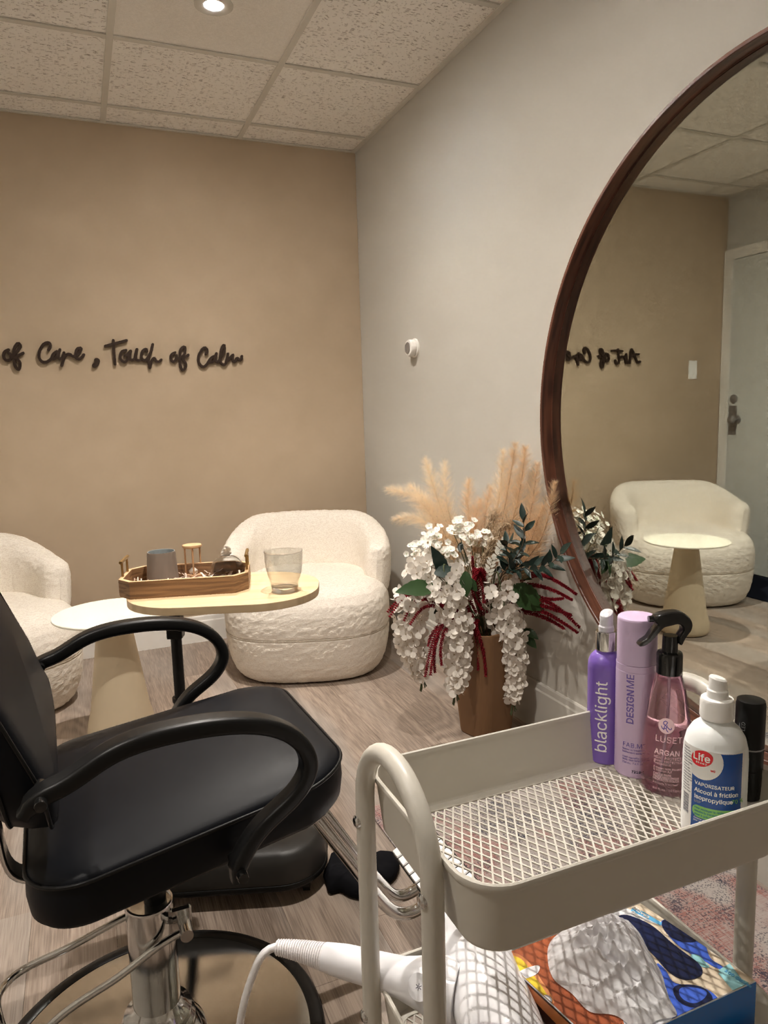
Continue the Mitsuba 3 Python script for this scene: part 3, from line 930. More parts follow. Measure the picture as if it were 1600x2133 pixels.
st = []
for i in range(230):
    x, y = rng.uniform(-0.128, 0.128), rng.uniform(-0.074, 0.074)
    if abs(x) + abs(y) > 0.175:
        continue
    L, w, a, e = rng.uniform(0.022, 0.05), rng.uniform(0.0012, 0.0022), rng.uniform(0, 2 * np.pi), rng.uniform(-0.1, 0.55)
    z = rng.uniform(0.007, 0.016)
    d = np.array([math.cos(a) * math.cos(e), math.sin(a) * math.cos(e), math.sin(e)])
    s = np.cross(d, [0, 0, 1])
    s /= np.linalg.norm(s)
    k = np.arange(6) / 5 - 0.35
    mid = np.array([x, y, z]) + d * (k * L)[:, None] + np.array([0, 0, 1]) * (np.sin(np.arange(6) * 2.2 + i) * 0.0016)[:, None]
    mid[:, :2] = np.clip(mid[:, :2], [-0.134, -0.078], [0.134, 0.078])
    mid[:, 2] = np.clip(mid[:, 2], 0.0055, 0.034)
    v = np.vstack([mid - s * w, mid + s * w])
    f = [[j, j + 1, 6 + j + 1] for j in range(5)] + [[j, 6 + j + 1, 6 + j] for j in range(5)]
    st.append(trimesh.Trimesh(v, f, process=False))
t = thing("shredded_paper", "pink beige shredded paper filling the wooden tray", "paper")
add(t, on_tray(cat(st)), "paper", smooth=False)
labels[t]["kind"] = "stuff"


def tray_xy(px, py, z):
    """Tray-frame position of the point at height z (above the table) at this pixel."""
    p = at(px, py, Z=TT + z)[:2] - tray_c
    return p @ TU, p @ TN


t = thing("mug", "taupe grey tapered ceramic cup standing in the wooden tray", "cup")
mx, my = tray_xy(340, 1209, 0.006)
add(t, on_tray(lathe([(0.0, 0.006), (0.036, 0.006), (0.0385, 0.009), (0.0375, 0.03), (0.0345, 0.078), (0.0338, 0.0805), (0.0322, 0.0805), (0.0316, 0.078), (0.0345, 0.03), (0.034, 0.013), (0.0, 0.012)], (mx, my, 0), 56)), "taupe_ceramic", smooth=40)
add(t + "__glaze_lining", on_tray(lathe([(0.0, 0.0124), (0.0336, 0.0134), (0.0341, 0.030), (0.0312, 0.078), (0.0318, 0.0809), (0.0326, 0.0810)], (mx, my, 0), 56, True)), "inner_glaze", smooth=40, label="pale blue grey glazed inside")
t = thing("hourglass", "small wooden hourglass between the cup and the glass dome in the tray", "hourglass")
hx_, hy_ = tray_xy(404, 1200, 0.008)
hc = (hx_, hy_, 0)
add(t + "__base_disc", on_tray(lathe([(0.0, 0.008), (0.0225, 0.008), (0.0235, 0.010), (0.0235, 0.0135), (0.0225, 0.015), (0.0, 0.015)], hc, 40)), "beech", smooth=40)
add(t + "__top_disc", on_tray(lathe([(0.0, 0.083), (0.0225, 0.083), (0.0245, 0.085), (0.0245, 0.0885), (0.0235, 0.090), (0.0, 0.090)], hc, 40)), "beech", smooth=40)
for k in range(4):
    a = math.radians(90 * k + 8)
    add(t + "__post", on_tray(tube(np.array([[hx_ + 0.0185 * math.cos(a), hy_ + 0.0185 * math.sin(a), z] for z in (0.014, 0.084)]), 0.0022, 10)), "beech")
add(t + "__bulb", on_tray(lathe([(0.0, 0.0152), (0.010, 0.0154), (0.0125, 0.020), (0.0125, 0.028), (0.009, 0.038), (0.003, 0.046), (0.0014, 0.049), (0.003, 0.052), (0.009, 0.060), (0.0125, 0.070), (0.0125, 0.078), (0.010, 0.0826), (0.0, 0.0828)], hc, 32)), "thin_glass", smooth=60)
add(t + "__sand", on_tray(lathe([(0.0, 0.0165), (0.0095, 0.0166), (0.0112, 0.021), (0.0112, 0.024), (0.004, 0.031), (0.0, 0.032)], hc, 24)), "sand", smooth=40)

t = thing("glass_dome", "small clear glass cloche with a round knob standing in the tray", "glass dome")
gx, gy = tray_xy(474, 1197, 0.012)
gc = (gx, gy, 0.004)
dome = [(0.0422, 0.0075), (0.0424, 0.012), (0.0416, 0.024), (0.0380, 0.037), (0.0310, 0.0472), (0.0217, 0.0540), (0.0125, 0.0568), (0.0060, 0.0578)]
shell = [(r, z) for r, z in dome[:-1]] + [(max(r - 0.0011, 0.001), z - 0.0009) for r, z in dome[:-1]][::-1]
add(t + "__bell", on_tray(lathe(shell + shell[:1], gc, 72)), "clear_glass", smooth=60)
add(t + "__rim", on_tray(lathe([(0.0410, 0.006), (0.0424, 0.0055), (0.0432, 0.0068), (0.0428, 0.0085), (0.0412, 0.0082), (0.0410, 0.006)], gc, 48)), "clear_glass", smooth=60)
add(t + "__knob", on_tray(lathe([(0.0, 0.0575), (0.0095, 0.0575), (0.0088, 0.0598), (0.0125, 0.0618), (0.0128, 0.0640), (0.0078, 0.0658), (0.0070, 0.0672), (0.0110, 0.0700), (0.0122, 0.0738), (0.0106, 0.0776), (0.0058, 0.0800), (0.0, 0.0804)], gc, 40)), "clear_glass", smooth=50)

t = thing("glass_tumbler", "clear glass tumbler with a thick base standing on the oak table right of the tray", "glass")
gp = at(594, 1231, Z=TT)
gpt = (gp[0], gp[1], TT)
add(t + "__wall", lathe([(0.0318, 0.0152), (0.0350, 0.0250), (0.0386, 0.040), (0.0420, 0.058), (0.0438, 0.077), (0.0442, 0.095)], gpt, 72, True), "crystal", smooth=60)
add(t + "__rim", lathe([(0.0434, 0.0952), (0.0443, 0.0944), (0.0451, 0.0952), (0.0448, 0.0968), (0.0438, 0.0970), (0.0434, 0.0952)], gpt, 72), "clear_glass", smooth=60)
add(t + "__base", lathe([(0.0, 0.0015), (0.0245, 0.0006), (0.0282, 0.0006), (0.0300, 0.0030), (0.0318, 0.0140), (0.0314, 0.0150), (0.0270, 0.0128), (0.0, 0.0112)], gpt, 64), "clear_glass", smooth=50)

# ------------------------------------------------------------------ wall lettering, thermostat, switch
A_ = lambda q: [(x / 5.926, 680 + y / 5.926) for x, y in q]
B_ = lambda q: [(220 + x / 5.333, 690 + y / 5.333) for x, y in q]
C_ = lambda q: [(1160 + x / 8.42, 710 + y / 8.42) for x, y in q]
WORDS = [
    ("Art", C_, [[(1435, 365), (1402, 385), (1368, 335), (1325, 225), (1287, 148), (1272, 225), (1252, 392)], [(1412, 240), (1375, 238), (1300, 265), (1262, 285)],
                 [(1252, 392), (1225, 392), (1200, 300), (1190, 235), (1188, 320), (1184, 385)], [(1186, 385), (1172, 305), (1140, 275), (1100, 292)],
                 [(942, 176), (1030, 172), (1125, 182)], [(1050, 152), (1062, 270), (1056, 385), (1032, 405), (1000, 345)]]),
    ("of", A_, [[(110, 292), (66, 312), (48, 355), (64, 408), (106, 424), (140, 395), (138, 352), (112, 335)], [(136, 378), (172, 352), (236, 282), (254, 232), (232, 212), (197, 240), (172, 330), (180, 430), (202, 512), (230, 534), (249, 490), (240, 430), (206, 380), (228, 362), (288, 332)]]),
    ("Care", A_, [[(600, 292), (624, 236), (608, 206), (566, 208), (516, 254), (484, 332), (486, 392), (522, 436), (562, 444), (606, 424), (642, 388), (680, 326), (702, 312)],
                  [(702, 316), (664, 346), (642, 388), (656, 406), (692, 388), (722, 338), (740, 290), (722, 360), (734, 402), (762, 396), (790, 326), (784, 402), (764, 484)],
                  [(764, 480), (790, 400), (830, 348), (866, 348), (900, 372), (934, 364), (990, 312), (1000, 272), (970, 272), (934, 336), (938, 390), (964, 406), (1002, 390), (1034, 352)]]),
    (",", A_, [[(1190, 420), (1202, 424), (1200, 450), (1164, 486)]]),
    ("Touch", B_, [[(-4, 168), (110, 138), (230, 106)], [(84, 104), (92, 240), (104, 368)],
                   [(224, 214), (184, 226), (160, 278), (176, 326), (210, 344), (240, 318), (244, 272), (214, 270)], [(240, 262), (276, 222), (268, 275), (280, 322), (304, 318), (330, 255), (346, 204), (336, 270), (346, 322), (376, 326)],
                   [(456, 226), (450, 204), (420, 212), (396, 260), (400, 308), (430, 326), (468, 292), (504, 222), (520, 150)], [(520, 152), (500, 232), (476, 330), (490, 408), (504, 342), (540, 302), (556, 330), (582, 342), (614, 320)]]),
    ("of", B_, [[(768, 240), (732, 260), (722, 302), (746, 340), (776, 320), (786, 272)], [(780, 302), (840, 290), (880, 220), (870, 176), (842, 190), (822, 270), (826, 372), (856, 434), (880, 410), (880, 350), (854, 302), (884, 288), (914, 266)]]),
    ("Calm", B_, [[(1110, 256), (1125, 216), (1100, 186), (1056, 222), (1026, 300), (1040, 366), (1080, 396), (1120, 370), (1146, 330), (1182, 288), (1216, 278)], [(1216, 280), (1176, 296), (1150, 336), (1166, 350), (1200, 326), (1226, 250), (1216, 320), (1232, 346), (1270, 300), (1316, 200), (1310, 156), (1286, 190), (1270, 280), (1286, 366), (1312, 376), (1336, 340)],
                  [(1334, 342), (1354, 256), (1350, 330), (1376, 298), (1410, 266), (1406, 320), (1430, 344), (1456, 300), (1472, 312), (1490, 326), (1508, 280)]]),
]
SIGN_FOLD = -0.063   # the mirror plane, doubled
sign = thing("wall_lettering", "dark brown handwritten script lettering mounted on the tan wall above the armchairs", "sign")
for word, conv, strokes in WORDS:
    parts = []
    for q in strokes:
        P = np.array([at(a, b, Y=0.0)[[0, 2]] for a, b in conv(q)])
        if conv is C_:
            P[:, 0] = SIGN_FOLD - P[:, 0]
        r = 0.0060 if word != "," else 0.0100
        P = spl(P, 40) if len(P) > 2 else P
        parts.append(LineString(P).buffer(r, quad_segs=4))
    poly = unary_union(parts).simplify(0.0004)
    m = shapes2d(poly, 0.010)
    v = np.array(m.vertices)
    m.vertices = np.stack([v[:, 0], -v[:, 2] - 0.007, v[:, 1]], 1)
    m.invert() if m.volume < 0 else None
    w = add(sign + "__word", m, "sign_brown", smooth=False)
    g = [poly] if poly.geom_type == "Polygon" else list(poly.geoms)
    q = max(g, key=lambda s: s.area).representative_point()
    add(w + "__standoff", cbox(q.x - 0.003, -0.008, q.y - 0.003, q.x + 0.003, 0.0, q.y + 0.003, 0.0005), "sign_brown", smooth=False)

t = thing("wall_thermostat", "small round white device with a grey face on the pale wall left of the mirror", "thermostat")


def wallx(prof, y, z, n=40):
    a = np.arange(n) * 2 * np.pi / n
    return loft([np.stack([np.full(n, -d), y + r * np.cos(a), z + r * np.sin(a)], 1) for r, d in prof])


add(t + "__wall_plate", wallx([(0.042, 0.0), (0.042, 0.006), (0.040, 0.009), (0.036, 0.0095)], -0.663, 1.408), "white_trim", smooth=40)
add(t + "__body", wallx([(0.033, 0.0095), (0.033, 0.012), (0.037, 0.013), (0.037, 0.030), (0.034, 0.036), (0.026, 0.038)], -0.663, 1.408), "white_trim", smooth=40)
add(t + "__face", wallx([(0.0255, 0.037), (0.0255, 0.0405), (0.019, 0.0415), (0.018, 0.039), (0.001, 0.0388)], -0.663, 1.408), "dull_metal", smooth=40)

t = thing("light_switch", "white light switch plate on the tan wall, seen in the mirror", "light switch")
add(t + "__plate", cbox(-2.427, -0.006, 1.285, -2.354, 0.0, 1.405, 0.003), "white_plastic", smooth=False)
add(t + "__rocker", cbox(-2.407, -0.010, 1.315, -2.374, -0.006, 1.375, 0.002), "white_plastic", smooth=False)

# ------------------------------------------------------------------ bottles on the top shelf
ZS = 0.6292


def facing(c):
    return math.atan2(EYE[1] - c[1], EYE[0] - c[0])


def wrapped(key, mesh, c, r, z, a0, m, up=False, label=None):
    add(key, wrap(fine(mesh, 0.0035) if np.ptp(np.array(mesh.vertices)[:, 1]) > 0.0042 else mesh, c, r, z, a0, up), m, smooth=False, label=label)


p = at(1263, 1580, Z=ZS)
c = (p[0], p[1] + 0.004, ZS)
R1 = 0.0243
t = thing("spray_bottle", "slim purple spray bottle with white vertical lettering, leftmost on the top cart shelf", "bottle")
add(t + "__body", lathe([(0.0, 0.0), (0.0225, 0.0), (0.0243, 0.002), (R1, 0.136), (0.0236, 0.144), (0.021, 0.151), (0.016, 0.1565), (0.0128, 0.158), (0.0125, 0.162), (0.0, 0.162)], c, 56), "purple_plastic", smooth=40)
add(t + "__collar", lathe([(0.0, 0.161), (0.0142, 0.161), (0.0148, 0.163), (0.0148, 0.186), (0.0140, 0.188), (0.0, 0.188)], c, 40), "chrome", smooth=30, label="silver collar")
add(t + "__pump_head", cat(lathe([(0.0, 0.188), (0.0105, 0.188), (0.0105, 0.194), (0.0092, 0.196), (0.0090, 0.206), (0.0, 0.2061)], c, 32), move(loft([lay(sellipse(0.0092, 0.0092, 2.2, 32), 0.2055), np.column_stack([sellipse(0.0086, 0.0086, 2.2, 32), 0.213 + 0.004 * (sellipse(1, 1, 2.2, 32)[:, 0])]), np.column_stack([sellipse(0.006, 0.006, 2.2, 32), 0.2145 + 0.003 * (sellipse(1, 1, 2.2, 32)[:, 0])])]), c[:2] + (ZS,), YAW)), "pale_clear_plastic", smooth=30, label="clear grey pump head")
a0 = facing(c)
wrapped(t + "__lettering", text("blacklight", 0.0165), c, R1 + 0.0002, 0.018, a0 + 0.10, "white_print", True)
for i, (s, z) in enumerate((("color depositing", 0.012), ("violet toning spray", 0.055), ("oligo", 0.112))):
    wrapped(t + "__small_print", text(s, 0.0034 if i < 2 else 0.006), c, R1 + 0.0002, z if i < 2 else 0.112, a0 + 0.72 + 0.16 * i, "dark_print", True)

p = at(1326, 1606, Z=ZS)
c = (p[0], p[1] + 0.004, ZS)
R2 = 0.0267
t = thing("spray_can", "lilac cylindrical hair product bottle with a flat cap, second from the left", "bottle")
add(t + "__body", lathe([(0.0, 0.0), (0.0252, 0.0), (R2, 0.002), (R2, 0.146), (0.0258, 0.1475), (0.0, 0.1476)], c, 64), "lilac_plastic", smooth=40)
add(t + "__ring", lathe([(0.0, 0.1478), (0.0264, 0.1478), (0.0264, 0.1562), (0.0, 0.1563)], c, 64), "lilac_plastic", smooth=40)
add(t + "__cap", lathe([(0.0, 0.1566), (0.0258, 0.1566), (0.0258, 0.215), (0.0250, 0.218), (0.0235, 0.2192), (0.0, 0.2195)], c, 64), "lilac_plastic", smooth=40)
a0 = facing(c)
wrapped(t + "__lettering", text("DESIGN", 0.0090, bold=True), c, R2 + 0.0002, 0.0765, a0 - 0.10, "violet_print", True)
wrapped(t + "__lettering", text("ME", 0.0098), c, R2 + 0.0002, 0.0765 + text("DESIGN", 0.0098, bold=True).bounds[1][0] - 0.0022, a0 - 0.10, "violet_print", True)
wrapped(t + "__product_name", text("FAB.ME", 0.0062), c, R2 + 0.0002, 0.044, a0 - 0.62, "violet_print")
for s, z, h in (("leave-in treatment", 0.0395, 0.0026), ("traitement sans rincage", 0.0355, 0.0026), ("multi-benefits | hydrate", 0.0285, 0.0024), ("multi-bienfaits | hydrate", 0.0250, 0.0024), ("230 mL  7.8 fl. oz", 0.0205, 0.0024)):
    wrapped(t + "__small_print", text(s, h), c, R2 + 0.0002, z, a0 - 0.62, "violet_print")
wrapped(t + "__batch_code", text("7218-E", 0.0034, bold=True), c, R2 + 0.0002, 0.0085, a0 - 0.15, "dark_print")

p = at(1395, 1640, Z=ZS)
c = (p[0], p[1] + 0.006, ZS)
t = thing("trigger_bottle", "clear pink tapered bottle with a black trigger sprayer, third from the left", "bottle")
PB = [(0.0, 0.0), (0.0295, 0.0), (0.0322, 0.003), (0.0322, 0.010), (0.0312, 0.05), (0.0285, 0.085), (0.0235, 0.12), (0.0178, 0.146), (0.0150, 0.156), (0.0140, 0.162), (0.0, 0.162)]
add(t + "__body", lathe(PB, c, 64), "pink_liquid", smooth=50)
add(t + "__collar", lathe([(0.0, 0.155), (0.0158, 0.155), (0.0160, 0.180), (0.0150, 0.183), (0.0098, 0.1845), (0.0092, 0.205), (0.0, 0.205)], c, 40), "black_gloss", smooth=30)
u = np.array([math.cos(-YAW), math.sin(-YAW), 0.0])
wv = np.array([math.sin(YAW), math.cos(YAW), 0.0])
outl = spl([(-0.0225, 0.2300), (-0.0165, 0.2345), (-0.004, 0.2375), (0.010, 0.2370), (0.020, 0.2310), (0.0255, 0.2210), (0.0240, 0.2120), (0.0165, 0.2010), (0.0115, 0.1930), (0.0085, 0.1960), (0.0095, 0.2060), (0.0135, 0.2150), (0.0095, 0.2200), (-0.002, 0.2190), (-0.0100, 0.2170), (-0.0170, 0.2100), (-0.0260, 0.2000), (-0.0360, 0.1935), (-0.0415, 0.1935), (-0.0400, 0.1970), (-0.0320, 0.2030), (-0.0240, 0.2140), (-0.0195, 0.2225), (-0.0225, 0.2245)], 110, True)
po = Polygon(outl).buffer(0)
sl = []
for z, b in ((-0.0085, -0.0022), (-0.0068, -0.0006), (-0.004, 0.0), (0.004, 0.0), (0.0068, -0.0006), (0.0085, -0.0022)):
    sl.append((z, b))
ringz = []
ccw = outl if Polygon(outl).exterior.is_ccw else outl[::-1]
for z, b in sl:
    q = inset(ccw, -b * 0.8)
    ringz.append(np.array(c) + q[:, :1] * u + z * wv + np.column_stack([np.zeros((len(q), 2)), q[:, 1]]))
nv, nf = trimesh.creation.triangulate_polygon(Polygon(inset(ccw, 0.0022 * 0.8)).buffer(0), engine="earcut")
caps = []
for z, flip in ((sl[0][0], 1), (sl[-1][0], 0)):
    vv = np.array(c) + nv[:, :1] * u + z * wv + np.column_stack([np.zeros((len(nv), 2)), nv[:, 1]])
    caps.append(trimesh.Trimesh(vv, nf[:, ::-1] if flip else nf, process=False))
trig = cat(loft(ringz, caps=False), *caps)
if trig.volume < 0:
    trig.invert()
add(t + "__trigger_head", trig, "black_gloss", smooth=40, label="glossy black curved trigger head")
nz = tube(np.array([np.array(c) + u * d + [0, 0, 0.2273] for d in (-0.0285, -0.0205)]), 0.0040, 16)
add(t + "__trigger_head__nozzle", nz, "black_gloss", smooth=30)
add(t + "__dip_tube", tube(spl([np.array(c) + [0, 0, 0.160], np.array(c) + [-0.002, -0.001, 0.09], np.array(c) + [-0.008, 0.003, 0.008]], 24), 0.0016, 8), "pale_clear_plastic", smooth=True)
a0 = facing(c)
rp = lambda z: np.interp(z, [b for _, b in PB[2:]], [a for a, _ in PB[2:]]) + 0.0003
seal = shapes2d(Point(0, 0).buffer(0.0098, quad_segs=12), 0.0003)
wrapped(t + "__emblem", fine(seal, 0.004), c, rp, 0.094, a0 - 0.06, "pink_print", label="pale round emblem")
curl = [LineString(spl([(-0.003, -0.005), (-0.001, 0.001), (0.001, 0.005), (-0.0015, 0.006), (-0.0035, 0.003), (0.0, 0.0), (0.003, -0.003), (0.0055, -0.004), (0.006, -0.002)], 40)).buffer(0.0005), LineString(spl([(0.001, 0.001), (0.0, -0.004), (0.002, -0.007)], 12)).buffer(0.0005), LineString(spl([(-0.006, -0.001), (-0.004, -0.004), (-0.001, -0.003)], 12)).buffer(0.0005)]
wrapped(t + "__emblem__curl", fine(shapes2d(unary_union(curl), 0.0003), 0.004), c, lambda z: rp(z) + 0.0003, 0.094, a0 - 0.06, "violet_print")
for s, h, z, da, b in (("LUSETA", 0.0078, 0.0725, -0.52, False), ("ARGAN OIL", 0.0066, 0.0560, -0.52, True), ("HEAT PROTECTANT", 0.0033, 0.0505, -0.52, False), ("SPRAY PROTECTEUR", 0.0026, 0.0462, -0.52, False), ("THERMIQUE", 0.0026, 0.0425, -0.52, False), ("Infused with keratin", 0.0027, 0.0370, -0.52, False), ("& Vitamin A,E", 0.0027, 0.0335, -0.52, False), ("COLOR SAFE", 0.0026, 0.0285, -0.52, True), ("INCREASES SHINE", 0.0026, 0.0250, -0.52, True), ("PROTECTS COLOR", 0.0026, 0.0215, -0.52, True), ("For curly & dry hair", 0.0025, 0.0165, -0.52, False), ("8.5 fl. oz | 251 mL e", 0.0028, 0.0085, -0.52, False)):
    wrapped(t + "__lettering", text(s, h, bold=b), c, rp, z, a0 + da, "pink_print")

c = (-0.7675, -3.048, ZS)
R4 = 0.0346
t = thing("alcohol_bottle", "milky white spray bottle with a blue label and white cap, nearest the camera", "bottle")
add(t + "__body", lathe([(0.0, 0.0), (0.031, 0.0), (0.0338, 0.003), (R4, 0.006), (R4, 0.098), (0.0338, 0.110), (0.0310, 0.122), (0.0255, 0.1315), (0.0185, 0.1375), (0.0145, 0.1405), (0.0135, 0.147), (0.0, 0.147)], c, 72), "milky_plastic", smooth=40)
add(t + "__cap", lathe([(0.0, 0.143), (0.0178, 0.143), (0.0184, 0.145), (0.0182, 0.163), (0.0170, 0.166), (0.0116, 0.167), (0.0114, 0.1725), (0.0, 0.173)], c, 48), "white_plastic", smooth=30)
add(t + "__pump_head", move(cat(lathe([(0.0, 0.1725), (0.0112, 0.1725), (0.0112, 0.1755), (0.0098, 0.177), (0.0095, 0.184), (0.0, 0.1841)], (0, 0, 0), 32), loft([lay(sellipse(0.0095, 0.0095, 2.2, 32), 0.1838), np.column_stack([sellipse(0.0093, 0.0093, 2.2, 32), 0.1885 - 0.002 * sellipse(1, 1, 2.2, 32)[:, 0]]), np.column_stack([sellipse(0.0075, 0.0075, 2.2, 32), 0.1905 - 0.002 * sellipse(1, 1, 2.2, 32)[:, 0]])])), c, -YAW), "white_plastic", smooth=30)
a0 = facing(c) + 0.15
RW = R4 + 0.00025
Lb = 0.0335


def flat(poly, d=0.00015):
    return fine(shapes2d(poly, d), 0.0055)


lab = t + "__label"
bx0, bx1, bz0, bz1 = -0.030, 0.026, -0.017, 0.0935
wrapped(lab, flat(Polygon([(-0.047, bz0), (0.030, bz0), (0.030, bz1), (-0.047, bz1)])), c, RW, 0.022, a0, "label_white", label="printed paper label")
blue = Polygon([(bx0, bz0), (bx1, bz0), (bx1, bz1 - 0.001), (bx0, bz1 - 0.001)]).difference(Point(-0.019, 0.081).buffer(0.0225, quad_segs=14))
wrapped(lab + "__blue_panel", flat(blue), c, RW + 0.0003, 0.022, a0, "label_blue")
ell = [(-0.0195 + 0.0122 * math.cos(a) * 0.98 + 0.003 * math.sin(a), 0.083 + 0.0098 * math.sin(a)) for a in np.linspace(0, 2 * np.pi, 40)[:-1]]
wrapped(lab + "__red_oval", flat(Polygon(ell)), c, RW + 0.0006, 0.022, a0, "label_red")
wrapped(lab + "__oval_lettering", move(text("Life", 0.0082, bold=True, centre=True), (-0.0195, 0.0805, 0)), c, RW + 0.0009, 0.022, a0, "white_print")
wrapped(lab + "__oval_lettering", move(text("B R A N D", 0.0020, bold=True, centre=True), (-0.0195, 0.0768, 0)), c, RW + 0.0009, 0.022, a0, "white_print")
wrapped(lab + "__small_print", move(text("MC", 0.0022, bold=True), (-0.0095, 0.0705, 0)), c, RW + 0.0006, 0.022, a0, "label_red")
for s, h, z, b, m in (("VAPORISATEUR", 0.0040, 0.0510, True, "white_print"), ("Alcool à friction", 0.0047, 0.0425, True, "white_print"), ("isopropylique", 0.0047, 0.0345, True, "white_print"), ("USP", 0.0030, 0.0295, False, "grey_print")):
    wrapped(lab + "__lettering", move(text(s, h, bold=b), (-0.0265, z, 0)), c, RW + 0.0006, 0.022, a0, m)
wrapped(lab + "__lettering", move(text("70 %", 0.0047), (0.0132, 0.0345, 0)), c, RW + 0.0006, 0.022, a0, "label_green")
pill = Polygon(rrect(0.0265, 0.0072, 0.0070, 6) + [-0.0020, 0.0195])
wrapped(lab + "__green_band", flat(pill), c, RW + 0.0006, 0.022, a0, "label_green")
for s, z in (("Pour soulager la raideur musculaire", 0.0225), ("réduire la transpiration des pieds", 0.0186), ("aider à prévenir les ampoules", 0.0147)):
    wrapped(lab + "__green_band__print", move(text(s, 0.0022, bold=True), (-0.0260, z, 0)), c, RW + 0.0009, 0.022, a0, "label_teal")
for s, z in (("Comme antiseptique", 0.0098), ("pour usage externe", 0.0070)):
    wrapped(lab + "__lettering", move(text(s, 0.0019), (-0.0265, z, 0)), c, RW + 0.0006, 0.022, a0, "white_print")
for k in range(16):
    wrapped(lab + "__side_print", move(text("usage externe seulement"[:9 + (k * 7) % 6], 0.0016), (-0.0465 + 0.0015, 0.088 - 0.0034 * k, 0)), c, RW + 0.0003, 0.022, a0, "grey_print")
for k in range(22):
    w = (0.0004, 0.0008, 0.0012)[(k * 7) % 3]
    wrapped(lab + "__bar", flat(Polygon([(-0.044, 0.010 + 0.0011 * k), (-0.034, 0.010 + 0.0011 * k), (-0.034, 0.010 + 0.0011 * k + w * 0.6), (-0.044, 0.010 + 0.0011 * k + w * 0.6)])), c, RW + 0.0003, 0.022, a0, "dark_print")

ZC = 0.664
p = at(1556, 1657, Z=ZC)
c = (p[0], p[1], ZC)
t = thing("grey_case", "small light grey flat case in the cart corner under the black cylinder", "case")
add(t, rbox(0.040, 0.042, ZC - ZS - 0.0004, 0.005, (c[0] - 0.001, c[1] + 0.004, (ZC + ZS) / 2)), "label_white", smooth=40)
t = thing("pocket_torch", "slim black cylinder marked LED with silver rings, standing behind the white alcohol bottle", "lamp")
RT = 0.0155
add(t + "__body", lathe([(0.0, 0.0), (0.0143, 0.0), (RT, 0.002), (RT, 0.036), (0.0149, 0.0365), (0.0149, 0.0372), (0.0158, 0.0376), (0.0158, 0.062), (0.0, 0.0621)], c, 48), "black_plastic", smooth=30)
add(t + "__ring", lathe([(0.0, 0.0622), (0.0160, 0.0622), (0.0160, 0.0640), (0.0, 0.0641)], c, 48), "grey_print", smooth=30, label="thin silver ring")
add(t + "__cap", lathe([(0.0, 0.0642), (0.0162, 0.0642), (0.0162, 0.114), (0.0150, 0.1195), (0.0115, 0.1208), (0.0, 0.1210)], c, 48), "black_plastic", smooth=40)
a0 = facing(c)
wrapped(t + "__lettering", text("LED", 0.0042), c, 0.0164, 0.086, a0 - 0.30, "grey_print", True)
wrapped(t + "__lettering", shapes2d(Polygon([(0, 0), (0.010, 0.0015), (0, 0.003)]), 0.0003), c, 0.0164, 0.085, a0 - 0.62, "grey_print", True)

# ------------------------------------------------------------------ hair dryer on the second shelf
t = thing("hair_dryer", "white hair dryer with a ribbed cord grip lying on the second cart shelf", "hair dryer")
bax = np.array([[-1.000, -2.862, 0.462], [-1.005, -2.880, 0.463], [-1.012, -2.905, 0.464], [-1.030, -2.975, 0.465], [-1.047, -3.045, 0.466], [-1.052, -3.070, 0.466], [-1.0525, -3.072, 0.466]])
bax = EYE + (bax - EYE) * ((EYE[2] - 0.4415) / (EYE[2] - 0.464))
q = spl(bax, 40)
k = np.linspace(0, 1, 40)
rad = np.interp(k, [0, 0.015, 0.06, 0.16, 0.45, 0.8, 0.97, 1.0], [0.012, 0.031, 0.037, 0.0435, 0.0470, 0.0460, 0.0425, 0.034])
add(t + "__barrel", tube(q, rad, 48), "dryer_white", smooth=40)
hq = spl([at(958, 2070, Z=0.4410), at(905, 2054, Z=0.4400), at(868, 2044, Z=0.4360), at(790, 2022, Z=0.4300), at(715, 2002, Z=0.4280), at(676, 1993, Z=0.4280)], 50)
k = np.linspace(0, 1, 50)
hr = np.interp(k, [0, 0.16, 0.30, 0.42, 0.60, 0.85, 1.0], [0.036, 0.0345, 0.0275, 0.0230, 0.0212, 0.0200, 0.0170])
add(t + "__handle", tube(hq, hr, 36), "dryer_white", smooth=40)
gq = spl([hq[-1], at(640, 1984, Z=0.4285), at(605, 1977, Z=0.4295), at(575, 1973, Z=0.4305)], 120)
k = np.arange(120)
gr = np.interp(k, [0, 119], [0.0158, 0.0088]) + np.where((k // 3) % 2 == 0, 0.0009, -0.0007)
add(t + "__cord_grip", tube(gq, gr, 28), "cord_white", smooth=False, label="ribbed white cord grip")
e = gq[-1]
cq = spl([gq[-12], e, at(552, 1984, Y=e[1]), at(530, 2022, Y=e[1]), at(512, 2075, Y=e[1]), at(500, 2133, Y=e[1] + 0.003), at(492, 2230, Y=e[1] + 0.01), (-1.285, -2.87, 0.06), (-1.24, -2.95, 0.006), (-1.05, -3.2, 0.006), (-0.9, -3.5, 0.006)], 160)
cq[:, 2] = np.maximum(cq[:, 2], 0.0055)
add(t + "__power_cord", tube(cq, 0.0052, 14), "cord_white", smooth=True)
view = lambda p_: (EYE - p_) / np.linalg.norm(EYE - p_)


def stud(p_, n_, poly, d):
    m = shapes2d(poly, d)
    return move(m, p_, M=basis(n_, 0.3))


